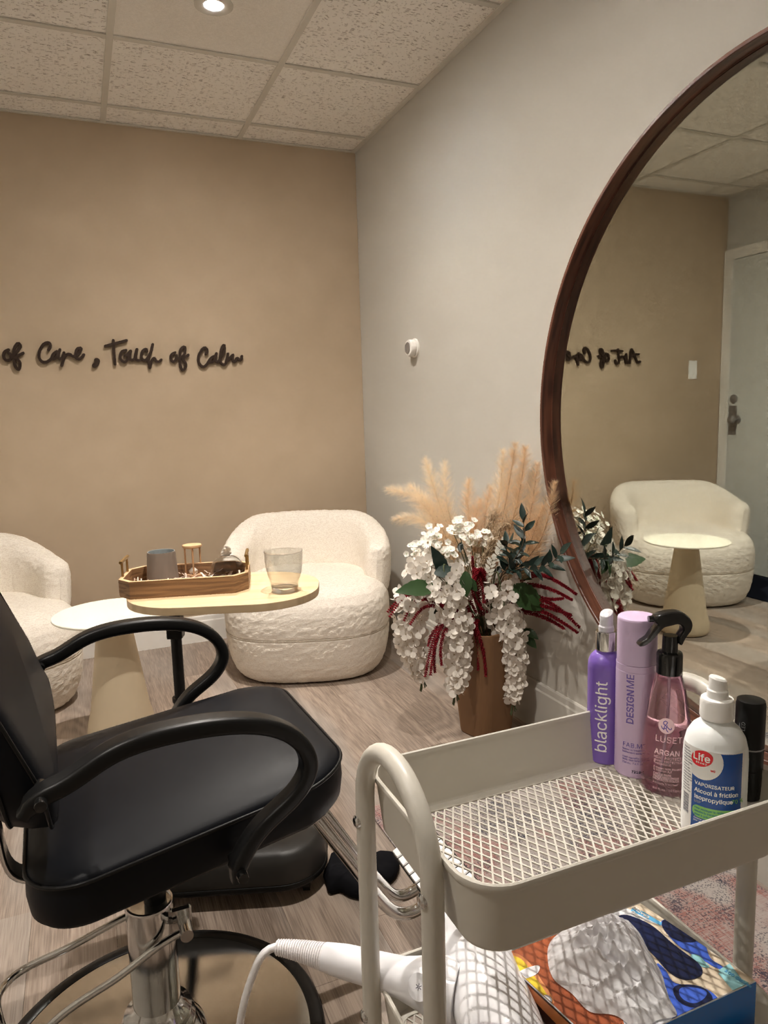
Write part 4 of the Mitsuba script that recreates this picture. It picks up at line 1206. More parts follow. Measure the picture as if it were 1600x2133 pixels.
bc = EYE + (np.array([-1.020, -2.945, 0.4645]) - EYE) * ((EYE[2] - 0.4415) / (EYE[2] - 0.464))
bd = np.array([-0.24, -0.97, 0.0])
vd = view(bc)
nrm = vd - bd * (vd @ bd) / (bd @ bd)
nrm /= np.linalg.norm(nrm)
nrm = nrm * 0.9 + np.array([0.42, -0.05, 0.0])
nrm /= np.linalg.norm(nrm)
add(t + "__badge", stud(bc + nrm * 0.0462, nrm, Polygon([(0.0095 * math.cos(a), 0.0062 * math.sin(a)) for a in np.linspace(0, 2 * np.pi, 32)[:-1]]), 0.0018), "rose_metal", smooth=30, label="small oval rose metal badge")
hp = at(872, 2056, Z=0.4395)
vh = view(hp)
btn = [(0.0125 * math.cos(a), 0.0145 * math.sin(a)) for a in np.linspace(0, 2 * np.pi, 36)[:-1]]
add(t + "__cool_button", stud(hp + vh * 0.0275, vh, Polygon(btn), 0.0022), "dryer_white", smooth=30, label="round button with a snowflake mark")
flake = unary_union([LineString([(-0.0035 * math.cos(a), -0.0035 * math.sin(a)), (0.0035 * math.cos(a), 0.0035 * math.sin(a))]).buffer(0.00035) for a in (0, math.pi / 3, 2 * math.pi / 3)]).difference(Point(0, 0).buffer(0.0007))
add(t + "__cool_button__snowflake", stud(hp + vh * 0.0297, vh, flake, 0.0003), "dark_print", smooth=False)

# ------------------------------------------------------------------ glove box on the second shelf
BZ0, BZ1 = 0.3580, 0.4700
t = thing("glove_box", "printed cardboard box of disposable gloves in blue, rust and yellow on the second cart shelf", "box")
corners = [at(1040, 1990, Z=BZ1), at(1334, 1881, Z=BZ1), at(1600, 2060, Z=BZ1)]
corners[2] = corners[1] + (corners[2] - corners[1]) * 0.92
bl = corners[0][:2] + (corners[2][:2] - corners[1][:2])
q = np.array([bl, corners[2][:2], corners[1][:2], corners[0][:2]])
if not Polygon(q).exterior.is_ccw:
    q = q[::-1]
box_m = trimesh.convex.convex_hull(np.vstack([lay(q + (q.mean(0) - q) * 0.004, BZ0), lay(q, BZ0 + 0.001), lay(q, BZ1 - 0.001), lay(q + (q.mean(0) - q) * 0.006, BZ1)]))
add(t + "__carton", box_m, "box_white", smooth=False)
q4 = {"A": corners[0][:2], "B": corners[1][:2], "C": corners[2][:2], "D": bl}
topP = Polygon([q4["A"], q4["B"], q4["C"], q4["D"]]).buffer(-0.0008)


def printed(px, m, h=0.0003, curve=True, label=None):
    pts = np.array([at(a, b, Z=BZ1)[:2] for a, b in px])
    if curve:
        pts = spl(pts, 60, True)
    g = Polygon(pts).buffer(0).intersection(topP)
    if g.is_empty:
        return
    mm = shapes2d(g, 0.0002)
    mm.apply_translation([0, 0, BZ1 + h])
    add(t + "__carton__print", mm, m, smooth=False, label=label)


printed([(1040, 1990), (1130, 1955), (1200, 1930), (1260, 1905), (1262, 2000), (1300, 2133), (1330, 2240), (1200, 2180), (1120, 2090)], "print_rust", 0.0001, False, "rust coloured print")
printed([(1040, 1985), (1078, 1988), (1110, 2015), (1140, 2060), (1152, 2092), (1130, 2088), (1090, 2055), (1055, 2015)], "print_orange", 0.0004)
printed([(1046, 1992), (1076, 1994), (1104, 2022), (1134, 2064), (1142, 2084), (1122, 2074), (1088, 2040), (1060, 2010)], "print_yellow", 0.0007)
printed([(1080, 2032), (1098, 2018), (1124, 2014), (1122, 2026), (1102, 2038), (1084, 2040)], "print_petal", 0.0010)
printed([(1128, 2084), (1138, 2074), (1150, 2084), (1146, 2092)], "print_petal", 0.0010)
printed([(1250, 1905), (1300, 1888), (1334, 1881), (1470, 1975), (1600, 2060), (1490, 2133), (1420, 2133), (1380, 2040), (1330, 1940)], "print_skin", 0.0001, False)
printed([(1262, 1905), (1300, 1893), (1350, 1915), (1390, 1930), (1372, 1926), (1340, 1918), (1296, 1908)], "box_white", 0.0003)
printed([(1378, 1920), (1392, 1915), (1430, 1940), (1468, 1968), (1488, 2004), (1505, 2014), (1508, 2020), (1490, 2016), (1470, 2004), (1440, 1988), (1398, 1956), (1386, 1940)], "print_royal", 0.0005)
printed([(1382, 1918), (1394, 1914), (1432, 1940), (1452, 1960), (1418, 1962), (1392, 1948)], "print_navy", 0.0007)
printed([(1440, 1990), (1452, 1990), (1470, 2006), (1478, 2016), (1466, 2016), (1450, 2006)], "print_aqua", 0.0007)
printed([(1372, 2008), (1388, 2024), (1402, 2046), (1440, 2054), (1480, 2066), (1504, 2094), (1509, 2120), (1490, 2150), (1430, 2170), (1400, 2120), (1388, 2060)], "print_royal", 0.0005, label="royal blue glove print")
printed([(1404, 2058), (1430, 2052), (1470, 2062), (1484, 2078), (1450, 2100), (1420, 2092)], "print_navy", 0.0007)
printed([(1416, 2062), (1440, 2058), (1472, 2068), (1466, 2082), (1436, 2090), (1420, 2080)], "print_royal", 0.0009)
printed([(1496, 2028), (1508, 2022), (1545, 2050), (1573, 2074), (1556, 2086), (1525, 2062)], "print_aqua", 0.0006, False, "pale aqua stripe print")
printed([(1318, 1892), (1340, 1900), (1380, 1924), (1376, 1929), (1336, 1908), (1314, 1898)], "print_sky", 0.0006, False)
printed([(1496, 2022), (1520, 2008), (1545, 2040), (1585, 2062), (1560, 2080), (1530, 2060)], "print_aqua", 0.00055, False)
printed([(1286, 1912), (1300, 1907), (1326, 1914), (1352, 1926), (1400, 1966), (1440, 1996), (1461, 2016), (1462, 2032), (1448, 2040), (1424, 2042), (1396, 2028), (1368, 1998), (1340, 1968), (1316, 1934), (1296, 1924)], "print_navy", 0.0011, label="dark oval dispensing opening")
for s, px, h in (("Gloves", (1316, 1893), 0.0055), ("Gants", (1312, 1902), 0.0055), ("100 Gloves", (1508, 2024), 0.0042)):
    o_ = at(*px, Z=BZ1)
    d_ = at(px[0] + 40, px[1] + 26, Z=BZ1) - o_
    mm = move(text(s, h, bold=True), (o_[0], o_[1], BZ1 + 0.0013), math.atan2(d_[1], d_[0]))
    add(t + "__carton__lettering", mm, "white_print" if s != "100 Gloves" else "print_sky", smooth=False)


def side_face(P0, P1, poly, m, d):
    """A print on the upright face over the line P0-P1; poly in (0..1 along, 0..1 up)."""
    P0, P1 = np.asarray(P0), np.asarray(P1)
    n_ = np.array([P1[1] - P0[1], P0[0] - P1[0]])
    n_ /= np.linalg.norm(n_)
    if (q.mean(0) - P0) @ n_ > 0:
        n_ = -n_
    g = np.array(poly, float)
    xy = P0 + g[:, :1] * (P1 - P0) + n_ * d
    xyz = np.column_stack([xy, BZ0 + 0.001 + g[:, 1] * (BZ1 - BZ0 - 0.002)])
    b2 = xyz - np.r_[n_, 0] * 0.0002
    add(t + "__carton__print", loft([b2, xyz]), m, smooth=False)


side_face(q4["A"], q4["D"], [(0, 0), (1, 0), (1, 1), (0, 1)], "print_maroon", 0.0004)
el = lambda cx, cy, rx, ry, a: [(cx + rx * math.cos(b) * math.cos(a) - ry * math.sin(b) * math.sin(a), cy + rx * math.cos(b) * math.sin(a) * 2 + ry * math.sin(b) * math.cos(a)) for b in np.linspace(0, 2 * np.pi, 24)[:-1]]
side_face(q4["A"], q4["D"], [(0.02, 0.98), (0.3, 0.98), (1.0, 0.98), (1.0, 0.80), (0.25, 0.88)], "print_orange", 0.0006)
side_face(q4["A"], q4["D"], el(0.12, 0.66, 0.09, 0.16, 0.5), "grey_print", 0.0007)
side_face(q4["A"], q4["D"], el(0.44, 0.52, 0.13, 0.20, -0.5), "grey_print", 0.0007)
side_face(q4["A"], q4["D"], el(0.45, 0.52, 0.10, 0.14, -0.5), "print_maroon", 0.0009)
side_face(q4["D"], q4["C"], [(0, 0), (1, 0), (1, 1), (0, 1)], "box_blue", 0.0004)

# the clear glove pulled half out of the opening
t = thing("disposable_glove", "crumpled translucent white disposable glove pulled out of the glove box", "glove")
out = spl(np.array([at(a, b, Z=BZ1)[:2] for a, b in ((1146, 1966), (1178, 1938), (1262, 1912), (1316, 1930), (1352, 1985), (1378, 2030), (1398, 2090), (1410, 2118), (1372, 2128), (1330, 2152), (1285, 2120), (1232, 2112), (1190, 2072), (1160, 2050), (1142, 2010))]), 160, True)
cen = out.mean(0)
vv, ring_n, KA = [], 48, len(out)
for i in range(ring_n + 1):
    s = 1 - i / ring_n
    xy = cen + (out - cen) * max(s, 1e-4)
    lx_, ly_ = xy[:, 0] * 0.94 + xy[:, 1] * 0.34, -xy[:, 0] * 0.34 + xy[:, 1] * 0.94
    z0_ = np.zeros(KA)
    big = meshkit.noise(np.column_stack([lx_ * 26, ly_ * 15, z0_ + 0.3]), 3) - 0.5
    f1 = 1 - np.abs(meshkit.noise(np.column_stack([lx_ * 62 + 12 * big, ly_ * 13, z0_ + 1.7]), 4) * 2 - 1)
    f2 = 1 - np.abs(meshkit.noise(np.column_stack([lx_ * 20 + ly_ * 50, ly_ * 26 - 7 * big, z0_ + 5.1]), 6) * 2 - 1)
    body = 1 - s ** 2.4
    z = BZ1 + 0.0020 + body * (0.026 + 0.040 * big + 0.016 * f1 ** 4 + 0.012 * f2 ** 5)
    vv.append(np.column_stack([xy, np.maximum(z, BZ1 + 0.0016)]))
film = loft(vv, caps=False)
film = tm(film.vertices, film.faces)
add(t, film, "film", smooth=True)

t = thing("pouch", "dark grey rounded object between the hair dryer and the glove box", "pouch")
p = at(1050, 2128, Z=0.374)
add(t, rbox(0.030, 0.060, 0.034, 0.014, (p[0] + 0.004, p[1] - 0.008, 0.3745)), "dark_grey_plastic", smooth=40)

# black fabric on the floor
t = thing("fabric_bundle", "black crumpled fabric item on the wood floor behind the chrome footrest", "fabric")
pxl = [(692, 1783), (704, 1786), (722, 1787), (760, 1792), (788, 1788), (802, 1782), (820, 1782), (831, 1793), (831, 1811), (821, 1828), (804, 1839), (788, 1842), (770, 1860), (756, 1867), (738, 1866), (722, 1860), (706, 1853), (689, 1857), (679, 1838), (673, 1826), (677, 1812), (684, 1798)]
o2 = spl(np.array([at(a, b, Z=0.012)[:2] for a, b in pxl]), 90, True)
if not Polygon(o2).exterior.is_ccw:
    o2 = o2[::-1]
oc = o2.mean(0)
rg = []
for z, s in ((0.0, 0.90), (0.004, 0.97), (0.012, 1.0), (0.022, 0.97), (0.031, 0.86), (0.037, 0.68), (0.040, 0.42), (0.041, 0.12)):
    r_ = oc + (o2 - oc) * s
    b_ = (meshkit.fbm(np.column_stack([r_ * 60, np.full(len(r_), z * 60)]), 3, seed=9) - 0.5) * 0.010 * min(1, z / 0.02)
    rg.append(np.column_stack([r_, z + b_]))
add(t, loft(rg), "black_fabric", smooth=60)

# ------------------------------------------------------------------ flower planter by the wall
VX, VY = -0.170, -1.530
t = thing("flower_planter", "tall tapered terracotta brown planter on the floor against the pale wall", "planter")
pr_ = lambda h, r_: rrect(h, h, r_, 8)
va = math.radians(14)
rot2 = np.array([[math.cos(va), -math.sin(va)], [math.sin(va), math.cos(va)]])
pl = lambda h, z: lay(pr_(h, h * 0.45) @ rot2.T + [VX, VY], z)
add(t, loft([pl(0.068, 0.0), pl(0.072, 0.006), pl(0.104, 0.372), pl(0.106, 0.380), pl(0.104, 0.386), pl(0.099, 0.386), pl(0.097, 0.378), pl(0.092, 0.30), pl(0.02, 0.298)]), "terracotta", smooth=40)
MOUTH = np.array([VX, VY, 0.36])


def bez(a, b, c_, n):
    s = np.linspace(0, 1, n)[:, None]
    return (1 - s) ** 2 * np.asarray(a) + 2 * s * (1 - s) * np.asarray(b) + s ** 2 * np.asarray(c_)


def strips(P, w):
    """Many thin ribbons at once: P (m, k, 3) centre lines, w (m, k) half widths, faced about the eye level."""
    m, k = P.shape[:2]
    d = P[:, -1] - P[:, 0]
    s = np.cross(d, rng.normal(size=(m, 3)))
    s /= np.linalg.norm(s, axis=1, keepdims=True) + 1e-12
    v = np.concatenate([P - s[:, None] * w[..., None], P + s[:, None] * w[..., None]], 1)
    base = (np.arange(m) * 2 * k)[:, None]
    f = []
    for j in range(k - 1):
        f += [base + [[j, j + 1, k + j + 1]], base + [[j, k + j + 1, k + j]]]
    return trimesh.Trimesh(v.reshape(-1, 3), np.concatenate(f).reshape(-1, 3), process=False)


def fl(px, py, Y, xl=-0.055):
    """A point of the bouquet: on the plane Y moved back to the planter, but never inside the wall."""
    p_ = at(px, py, Y=Y + 0.165)
    return p_ if p_[0] < xl else at(px, py, X=xl)


PLUMES = [  # tip pixel, distance plane, bend pixel, where the feather starts, fullness, tone, label
    ((886, 955), -1.25, (912, 1040), 0.30, 1.0, "pampas_pale", "tall pale pampas plume at the left of the fan, left one of the upright pair"),
    ((926, 962), -1.30, (930, 1040), 0.30, 0.8, "pampas_pale", "tall pale pampas plume at the left of the fan, right one of the upright pair"),
    ((806, 1018), -1.20, (872, 1042), 0.28, 1.0, "pampas_pale", "pale pampas plume leaning farthest left towards the armchair"),
    ((853, 1012), -1.24, (897, 1055), 0.30, 1.0, "pampas_pale", "pale pampas plume leaning left, second from the armchair"),
    ((820, 1082), -1.28, (880, 1085), 0.28, 0.9, "pampas_pale", "lowest pale pampas plume leaning left over the white flowers"),
    ((977, 1000), -1.34, (975, 1060), 0.32, 0.9, "pampas", "short upright pampas plume in the middle of the fan"),
    ((1048, 938), -1.36, (1042, 1020), 0.28, 1.1, "pampas_pale", "tall upright pampas plume right of the middle, pale with a dark stem"),
    ((1074, 924), -1.34, (1060, 1010), 0.30, 1.0, "pampas", "tallest pampas plume, a thin dark spike at its tip"),
    ((1094, 932), -1.40, (1085, 1010), 0.28, 1.2, "pampas", "full orange beige pampas plume right of the tallest one"),
    ((1022, 1012), -1.33, (1012, 1070), 0.32, 0.9, "pampas", "short pampas plume between the middle one and the tall ones"),
    ((1128, 965), -1.50, (1118, 1040), 0.30, 1.1, "pampas", "upright pampas plume beside the mirror frame"),
    ((1163, 1004), -1.68, (1150, 1080), 0.30, 1.0, "pampas", "pampas plume overlapping the mirror frame, rightmost of the fan"),
    ((1000, 1040), -1.40, (990, 1090), 0.35, 0.8, "pampas", "low pampas plume just behind the tiny white blossoms"),
    ((1140, 1052), -1.58, (1125, 1095), 0.32, 1.0, "pampas", "low pampas plume behind the dark olive branch by the mirror frame")]
for i, (tip, Y, bend, start, full, tone, lab_) in enumerate(PLUMES):
    a = MOUTH + [0.02 * math.cos(i * 2.4), 0.02 * math.sin(i * 2.4) + 0.02, -0.05]
    e, b = fl(*tip, Y - 0.165), fl(*bend, (Y + VY) / 2 + 0.02 - 0.165)
    if e[0] > -0.03:
        e = at(*tip, X=-0.055)
    if b[0] > -0.03:
        b = at(*bend, X=-0.055)
    sp = spl(np.array([a, (a + b) / 2 + [0, 0, 0.03], b, e]), 60)
    sp[:, 0] = np.minimum(sp[:, 0], -0.035)
    if sp[-1][1] < -1.64:
        sp[-20:, 0] = np.minimum(sp[-20:, 0], -0.07)
    side = "left" if tip[0] < 960 else "right"
    k_ = thing("pampas_plume", lab_, "pampas grass", "beige pampas plumes in the planter")
    add(k_ + "__stem", tube(sp[::3], np.linspace(0.0022, 0.0006, 20), 6), "stem_brown", smooth=True)
    m_ = int(1250 * full)
    tt = start + (1 - start) * rng.random(m_) ** 0.85
    idx = tt * 59
    i0 = np.clip(idx.astype(int), 0, 58)
    p0 = sp[i0] + (sp[i0 + 1] - sp[i0]) * (idx - i0)[:, None]
    tg = sp[i0 + 1] - sp[i0]
    tg /= np.linalg.norm(tg, axis=1, keepdims=True)
    rd = rng.normal(size=(m_, 3))
    rd -= tg * (rd * tg).sum(1, keepdims=True)
    rd /= np.linalg.norm(rd, axis=1, keepdims=True)
    u_ = (tt - start) / (1 - start)
    L = (0.012 + 0.084 * np.sqrt(np.clip(1 - u_, 0, 1)) * np.clip(0.35 + u_ * 2.5, 0, 1)) * rng.uniform(0.65, 1.2, m_) * (0.8 + 0.2 * full)
    k4 = np.array([0, 0.35, 0.7, 1.0])
    P = p0[:, None] + (tg[:, None] * (0.80 * k4)[None, :, None] + rd[:, None] * (0.80 * k4 - 0.16 * k4 ** 2)[None, :, None] + np.array([0, 0, -0.10]) * (k4 ** 2)[None, :, None]) * L[:, None, None]
    P[..., 0] = np.minimum(P[..., 0], -0.012)
    near = (P[..., 1] < -1.69) & (P[..., 2] > 0.45)
    P[..., 0] = np.where(near, np.minimum(P[..., 0], -0.062), P[..., 0])
    w = np.array([0.00032, 0.00034, 0.00024, 0.00007])[None] * rng.uniform(0.8, 1.3, (m_, 1))
    add(k_ + "__feather", strips(P, w), tone, smooth=False, kind="stuff")

# florets: four cupped petals round a small core, the same mesh for all
def petal_fan(n, L, W, cup, tipw=0.75):
    vs, fs = [], []
    for k in range(n):
        a = 2 * np.pi * k / n
        loc = [(0.0012, 0, 0), (0.35 * L, -0.42 * W, 0.10 * cup), (0.75 * L, -0.5 * W * tipw * 1.25, 0.55 * cup), (L, -0.16 * W, cup), (L, 0.16 * W, cup), (0.75 * L, 0.5 * W * tipw * 1.25, 0.55 * cup), (0.35 * L, 0.42 * W, 0.10 * cup), (0.6 * L, 0, 0.26 * cup)]
        c_, s_ = math.cos(a), math.sin(a)
        b0 = len(vs)
        vs += [(x * c_ - y * s_, x * s_ + y * c_, z) for x, y, z in loc]
        fs += [(b0 + 7, b0 + j, b0 + (j + 1) % 7) for j in range(7)]
    return trimesh.Trimesh(vs, fs, process=False)


floret = petal_fan(4, 0.0250, 0.0272, 0.0065)
floret_b = petal_fan(4, 0.0228, 0.0250, 0.010)
PETALS = [mikit.ply(floret, "petal", smooth=True), mikit.ply(floret_b, "petal", smooth=True)]
CORE = mikit.ply(trimesh.creation.icosphere(1, 0.0017), "petal_core", smooth=True)
SMALL = mikit.ply(petal_fan(5, 0.0108, 0.0112, 0.003), "petal_white", smooth=True)
SMALLCORE = mikit.ply(trimesh.creation.icosphere(1, 0.0016), "label_green", smooth=True)


def put(key, shape, R, p, s=1.0, label=None):
    return add(key, {**shape, "to_world": T(mat4(R, p, s).tolist())}, None, label=label)


CASC = [  # axis pixels, plane, radius at top and tip, florets, label
    ([(925, 1190), (938, 1250), (952, 1320), (955, 1390), (948, 1440)], -1.775, 0.058, 0.020, 110, "white hanging hydrangea cascade in front of the planter's left edge, the middle one"),
    ([(1040, 1205), (1052, 1270), (1066, 1340), (1072, 1400), (1068, 1462)], -1.79, 0.062, 0.018, 118, "white hanging hydrangea cascade in front of the planter's right edge"),
    ([(862, 1235), (852, 1290), (856, 1340), (868, 1380), (880, 1412)], -1.70, 0.054, 0.016, 76, "white hanging hydrangea cascade beside the armchair, leftmost of the three"),
    ([(872, 1200), (885, 1178), (905, 1170)], -1.68, 0.044, 0.036, 34, "white hydrangea bloom at the upper left above the red sprigs")]
for ax, Y, r0, r1, n_, lab_ in CASC:
    k_ = thing("hydrangea_cascade", lab_, "flower")
    A = spl(np.array([fl(*q_, Y) for q_ in ax]), 40)
    A[:, 0] = np.minimum(A[:, 0], -0.08)
    stem = np.vstack([bez(MOUTH + [0, -0.02, -0.06], A[0] + [0, 0.03, 0.10], A[0], 12)[:-1], A])
    add(k_ + "__stem", tube(stem, np.linspace(0.003, 0.0012, len(stem)), 6), "stem_green", smooth=True)
    ga = 0.0
    for j in range(n_):
        s_ = (j + 0.5) / n_
        ga += 2.39996
        c0 = A[int(s_ * 39)]
        rr_ = (r0 + (r1 - r0) * s_ ** 1.4) * rng.uniform(0.72, 1.08)
        tg = A[min(39, int(s_ * 39) + 1)] - A[max(0, int(s_ * 39) - 1)]
        R0 = basis(tg)
        o_ = R0[:, 0] * math.cos(ga) + R0[:, 1] * math.sin(ga)
        p_ = c0 + o_ * rr_ + tg / np.linalg.norm(tg) * rng.uniform(-0.006, 0.006)
        if p_[0] > -0.015:
            continue
        n2 = o_ + rng.normal(size=3) * 0.32 + np.array([-0.12, -0.45, 0.15])
        R = basis(n2, rng.uniform(0, 6.28))
        f_ = put(k_ + "__floret", PETALS[j % 2], R, p_, rng.uniform(0.82, 1.12))
        put(f_ + "__core", CORE, R, p_ + R[:, 2] * 0.001)
    if len(ax) > 3:
        tipb = [tube(bez(A[-1], A[-1] + [0.006 * math.cos(q_), -0.003, -0.012], A[-1] + [0.012 * math.cos(q_), -0.004, -0.03 - 0.004 * q_], 6), np.linspace(0.0009, 0.0022, 6), 5) for q_ in range(5)]
        add(k_ + "__bud_tip", cat(tipb), "stem_green", smooth=True, label="small unopened buds at the tip")

# sprigs of small white flowers above
ORD = ['first', 'second', 'third', 'fourth', 'fifth', 'sixth', 'seventh', 'eighth', 'ninth', 'tenth', 'eleventh', 'twelfth', 'thirteenth', 'fourteenth', 'fifteenth']
SPR = [((895, 1150), (870, 1148)), ((920, 1120), (905, 1112)), ((958, 1100), (956, 1098)), ((978, 1118), (980, 1112)), ((1002, 1128), (1006, 1122)), ((940, 1160), (938, 1155)), ((985, 1150), (988, 1140)), ((915, 1150), (912, 1142)), ((905, 1186), (900, 1180)), ((1000, 1180), (1004, 1172))]
for i, (p_, q_) in enumerate(SPR):
    k_ = thing("flower_sprig", f"sprig of tiny white blossoms above the hydrangeas, {ORD[sorted(range(len(SPR)), key=lambda j: SPR[j][0][0]).index(i)]} from the left", "flower", "sprigs of tiny white blossoms")
    e = fl(*q_, -1.66 - 0.02 * (i % 3))
    add(k_ + "__stem", tube(bez(MOUTH + [0, 0, -0.04], (MOUTH + e) / 2 + [-0.02, -0.02, 0.05], e + [0, 0, -0.02], 14), 0.0013, 5), "stem_green", smooth=True)
    for j in range(19):
        dlt = rng.normal(size=3) * [0.024, 0.020, 0.021]
        R = basis(dlt * 8 + np.array([-0.3, -0.7, 0.7]) + rng.normal(size=3) * 0.25, rng.uniform(0, 6))
        f_ = put(k_ + "__blossom", SMALL, R, e + dlt, rng.uniform(0.8, 1.25))
        put(f_ + "__core", SMALLCORE, R, e + dlt + R[:, 2] * 0.001, 0.8)
daisy = petal_fan(13, 0.021, 0.0062, 0.004, 0.8)
DAISY = mikit.ply(daisy, "petal_white", smooth=True)
for i, (p_, dirn, lab_) in enumerate((((892, 1130), (-0.8, -0.3, 0.45), "white daisy facing left at the upper left of the bouquet"), ((946, 1112), (0.0, -0.15, 1.0), "white daisy seen edge on at the top of the bouquet"), ((966, 1168), (0.0, -0.9, 0.45), "open white daisy facing front in the middle of the bouquet"), ((1002, 1176), (0.15, -0.8, 0.5), "white daisy beside the beige grass, right of the middle"))):
    k_ = thing("daisy", lab_, "flower")
    e = fl(*p_, -1.70)
    R = basis(dirn)
    put(k_ + "__petals", DAISY, R, e, 1.1)
    put(k_ + "__core", CORE, R, e + R[:, 2] * 0.002, 2.0)
    add(k_ + "__stem", tube(bez(MOUTH + [0, 0, -0.03], (MOUTH + e) / 2 + [0, -0.02, 0.03], e - R[:, 2] * 0.002, 14), 0.0013, 5), "stem_green", smooth=True)

# crimson drooping sprigs
seed = trimesh.creation.icosphere(0, 1.0)


def sprig_mesh(path, r):
    n_ = len(path)
    t_, b_, c_ = frames(path)
    vs, fs = [], []
    L = np.linalg.norm(np.diff(path, axis=0), axis=1).sum()
    m_ = int(L / 0.0011)
    for j in range(m_):
        s_ = (j + 0.5) / m_
        k0 = min(n_ - 1, int(s_ * n_))
        a_ = j * 2.4
        o_ = b_[k0] * math.cos(a_) + c_[k0] * math.sin(a_)
        rr_ = r * (1.15 - 0.75 * s_) * rng.uniform(0.8, 1.3)
        d_ = o_ * 0.8 + t_[k0] * 0.7
        d_ /= np.linalg.norm(d_)
        R = basis(d_)
        v = np.array(seed.vertices) * [0.0018, 0.0018, 0.0042]
        vs.append(v @ R.T + path[k0] + o_ * rr_)
        fs.append(np.array(seed.faces) + 12 * j)
    return cat(tube(path, np.linspace(0.0022, 0.0007, n_), 6), trimesh.Trimesh(np.vstack(vs), np.vstack(fs), process=False))


RED = [((1205, 1236), (1110, 1195), (1070, 1205), -1.72), ((1196, 1248), (1120, 1220), (1075, 1225), -1.74), ((1150, 1200), (1110, 1200), (1080, 1215), -1.70), ((1178, 1246), (1130, 1246), (1090, 1240), -1.75), ((1212, 1305), (1150, 1255), (1090, 1262), -1.77), ((1208, 1316), (1140, 1275), (1090, 1272), -1.78), ((1180, 1308), (1130, 1285), (1085, 1275), -1.80), ((1195, 1280), (1140, 1262), (1095, 1262), -1.76),
       ((812, 1284), (850, 1240), (905, 1240), -1.72), ((842, 1292), (870, 1250), (910, 1255), -1.74), ((808, 1274), (850, 1236), (900, 1232), -1.70), ((855, 1300), (885, 1265), (915, 1262), -1.76), ((850, 1225), (880, 1215), (910, 1225), -1.72),
       ((886, 1408), (898, 1350), (915, 1305), -1.77), ((897, 1405), (905, 1350), (918, 1308), -1.79), ((892, 1345), (900, 1320), (920, 1300), -1.75), ((920, 1385), (918, 1350), (925, 1320), -1.80), ((906, 1400), (906, 1350), (920, 1310), -1.74),
       ((1012, 1408), (1005, 1350), (990, 1300), -1.80), ((996, 1395), (996, 1350), (988, 1300), -1.78), ((1003, 1410), (1000, 1350), (992, 1296), -1.76),
       ((985, 1285), (972, 1250), (990, 1205), -1.80), ((1003, 1268), (985, 1230), (990, 1200), -1.81), ((992, 1275), (978, 1235), (992, 1195), -1.79), ((1008, 1255), (1005, 1225), (995, 1195), -1.80), ((984, 1160), (986, 1185), (990, 1215), -1.74), ((1060, 1205), (1048, 1208), (1030, 1220), -1.72)]
for i, (tip, mid, root, Y) in enumerate(RED):
    e, m0, r0_ = (fl(*q_, Y) for q_ in (tip, mid, root))
    pth = np.vstack([MOUTH + [0, -0.02, 0.0], r0_, m0, e])
    for q_ in pth[1:]:
        q_[0] = min(q_[0], -0.035 - (0.03 if q_[1] < -1.71 else 0))
    pth = spl(pth, 60)[16:]
    pth[:, 0] = np.minimum(pth[:, 0], -0.02)
    zone = lambda q_: "right side towards the mirror" if q_[0] > 1040 else "left side towards the armchair" if q_[0] < 880 else "front between the white cascades"
    same = sorted((q_[0] for q_ in RED if zone(q_[0]) == zone(tip)), key=lambda q_: q_[1] if zone(tip)[0] != "f" else q_[0])
    order = f"{ORD[same.index(tip)]} from the {'left' if zone(tip)[0] == 'f' else 'top'}"
    side = "right side towards the mirror" if tip[0] > 1040 else "left side towards the armchair" if tip[0] < 880 else "front between the white cascades"
    k_ = thing("amaranth_sprig", f"drooping crimson amaranth sprig, {side}, {order} by its tip", "flower", f"crimson sprigs on the {side.split(' ')[0]} of the bouquet")
    add(k_, sprig_mesh(pth, 0.0060), "crimson", smooth=False)


def leaf(L, W, n=9, fold=0.18, curl=0.12, teeth=0.0):
    """A leaf along +x with a folded midrib and a curling tip, given a little thickness."""
    s_ = np.linspace(0, 1, n)
    w = W / 2 * np.sin(np.pi * np.clip(s_, 0.02, 1) ** 0.8) ** 0.9 * (1 + teeth * np.where(np.arange(n) % 2, 1, -1))
    mid = np.stack([s_ * L, np.zeros(n), -curl * L * s_ ** 2], 1)
    l_ = mid + np.stack([np.zeros(n), w, fold * w], 1)
    r_ = mid + np.stack([np.zeros(n), -w, fold * w], 1)
    v = np.vstack([l_, mid, r_])
    f = []
    for j in range(n - 1):
        for a_ in (0, n):
            f += [(a_ + j, a_ + n + j, a_ + n + j + 1), (a_ + j, a_ + n + j + 1, a_ + j + 1)]
    th = np.vstack([v, v - [0, 0, 0.0006]])
    f2 = [(a_ + 3 * n, c_ + 3 * n, b_ + 3 * n) for a_, b_, c_ in f]
    return trimesh.Trimesh(th, f + f2, process=False)


def orient(d, up):
    x = np.asarray(d, float) / np.linalg.norm(d)
    z = np.asarray(up, float) - x * (np.asarray(up, float) @ x)
    z /= np.linalg.norm(z)
    return np.stack([x, np.cross(z, x), z], 1)


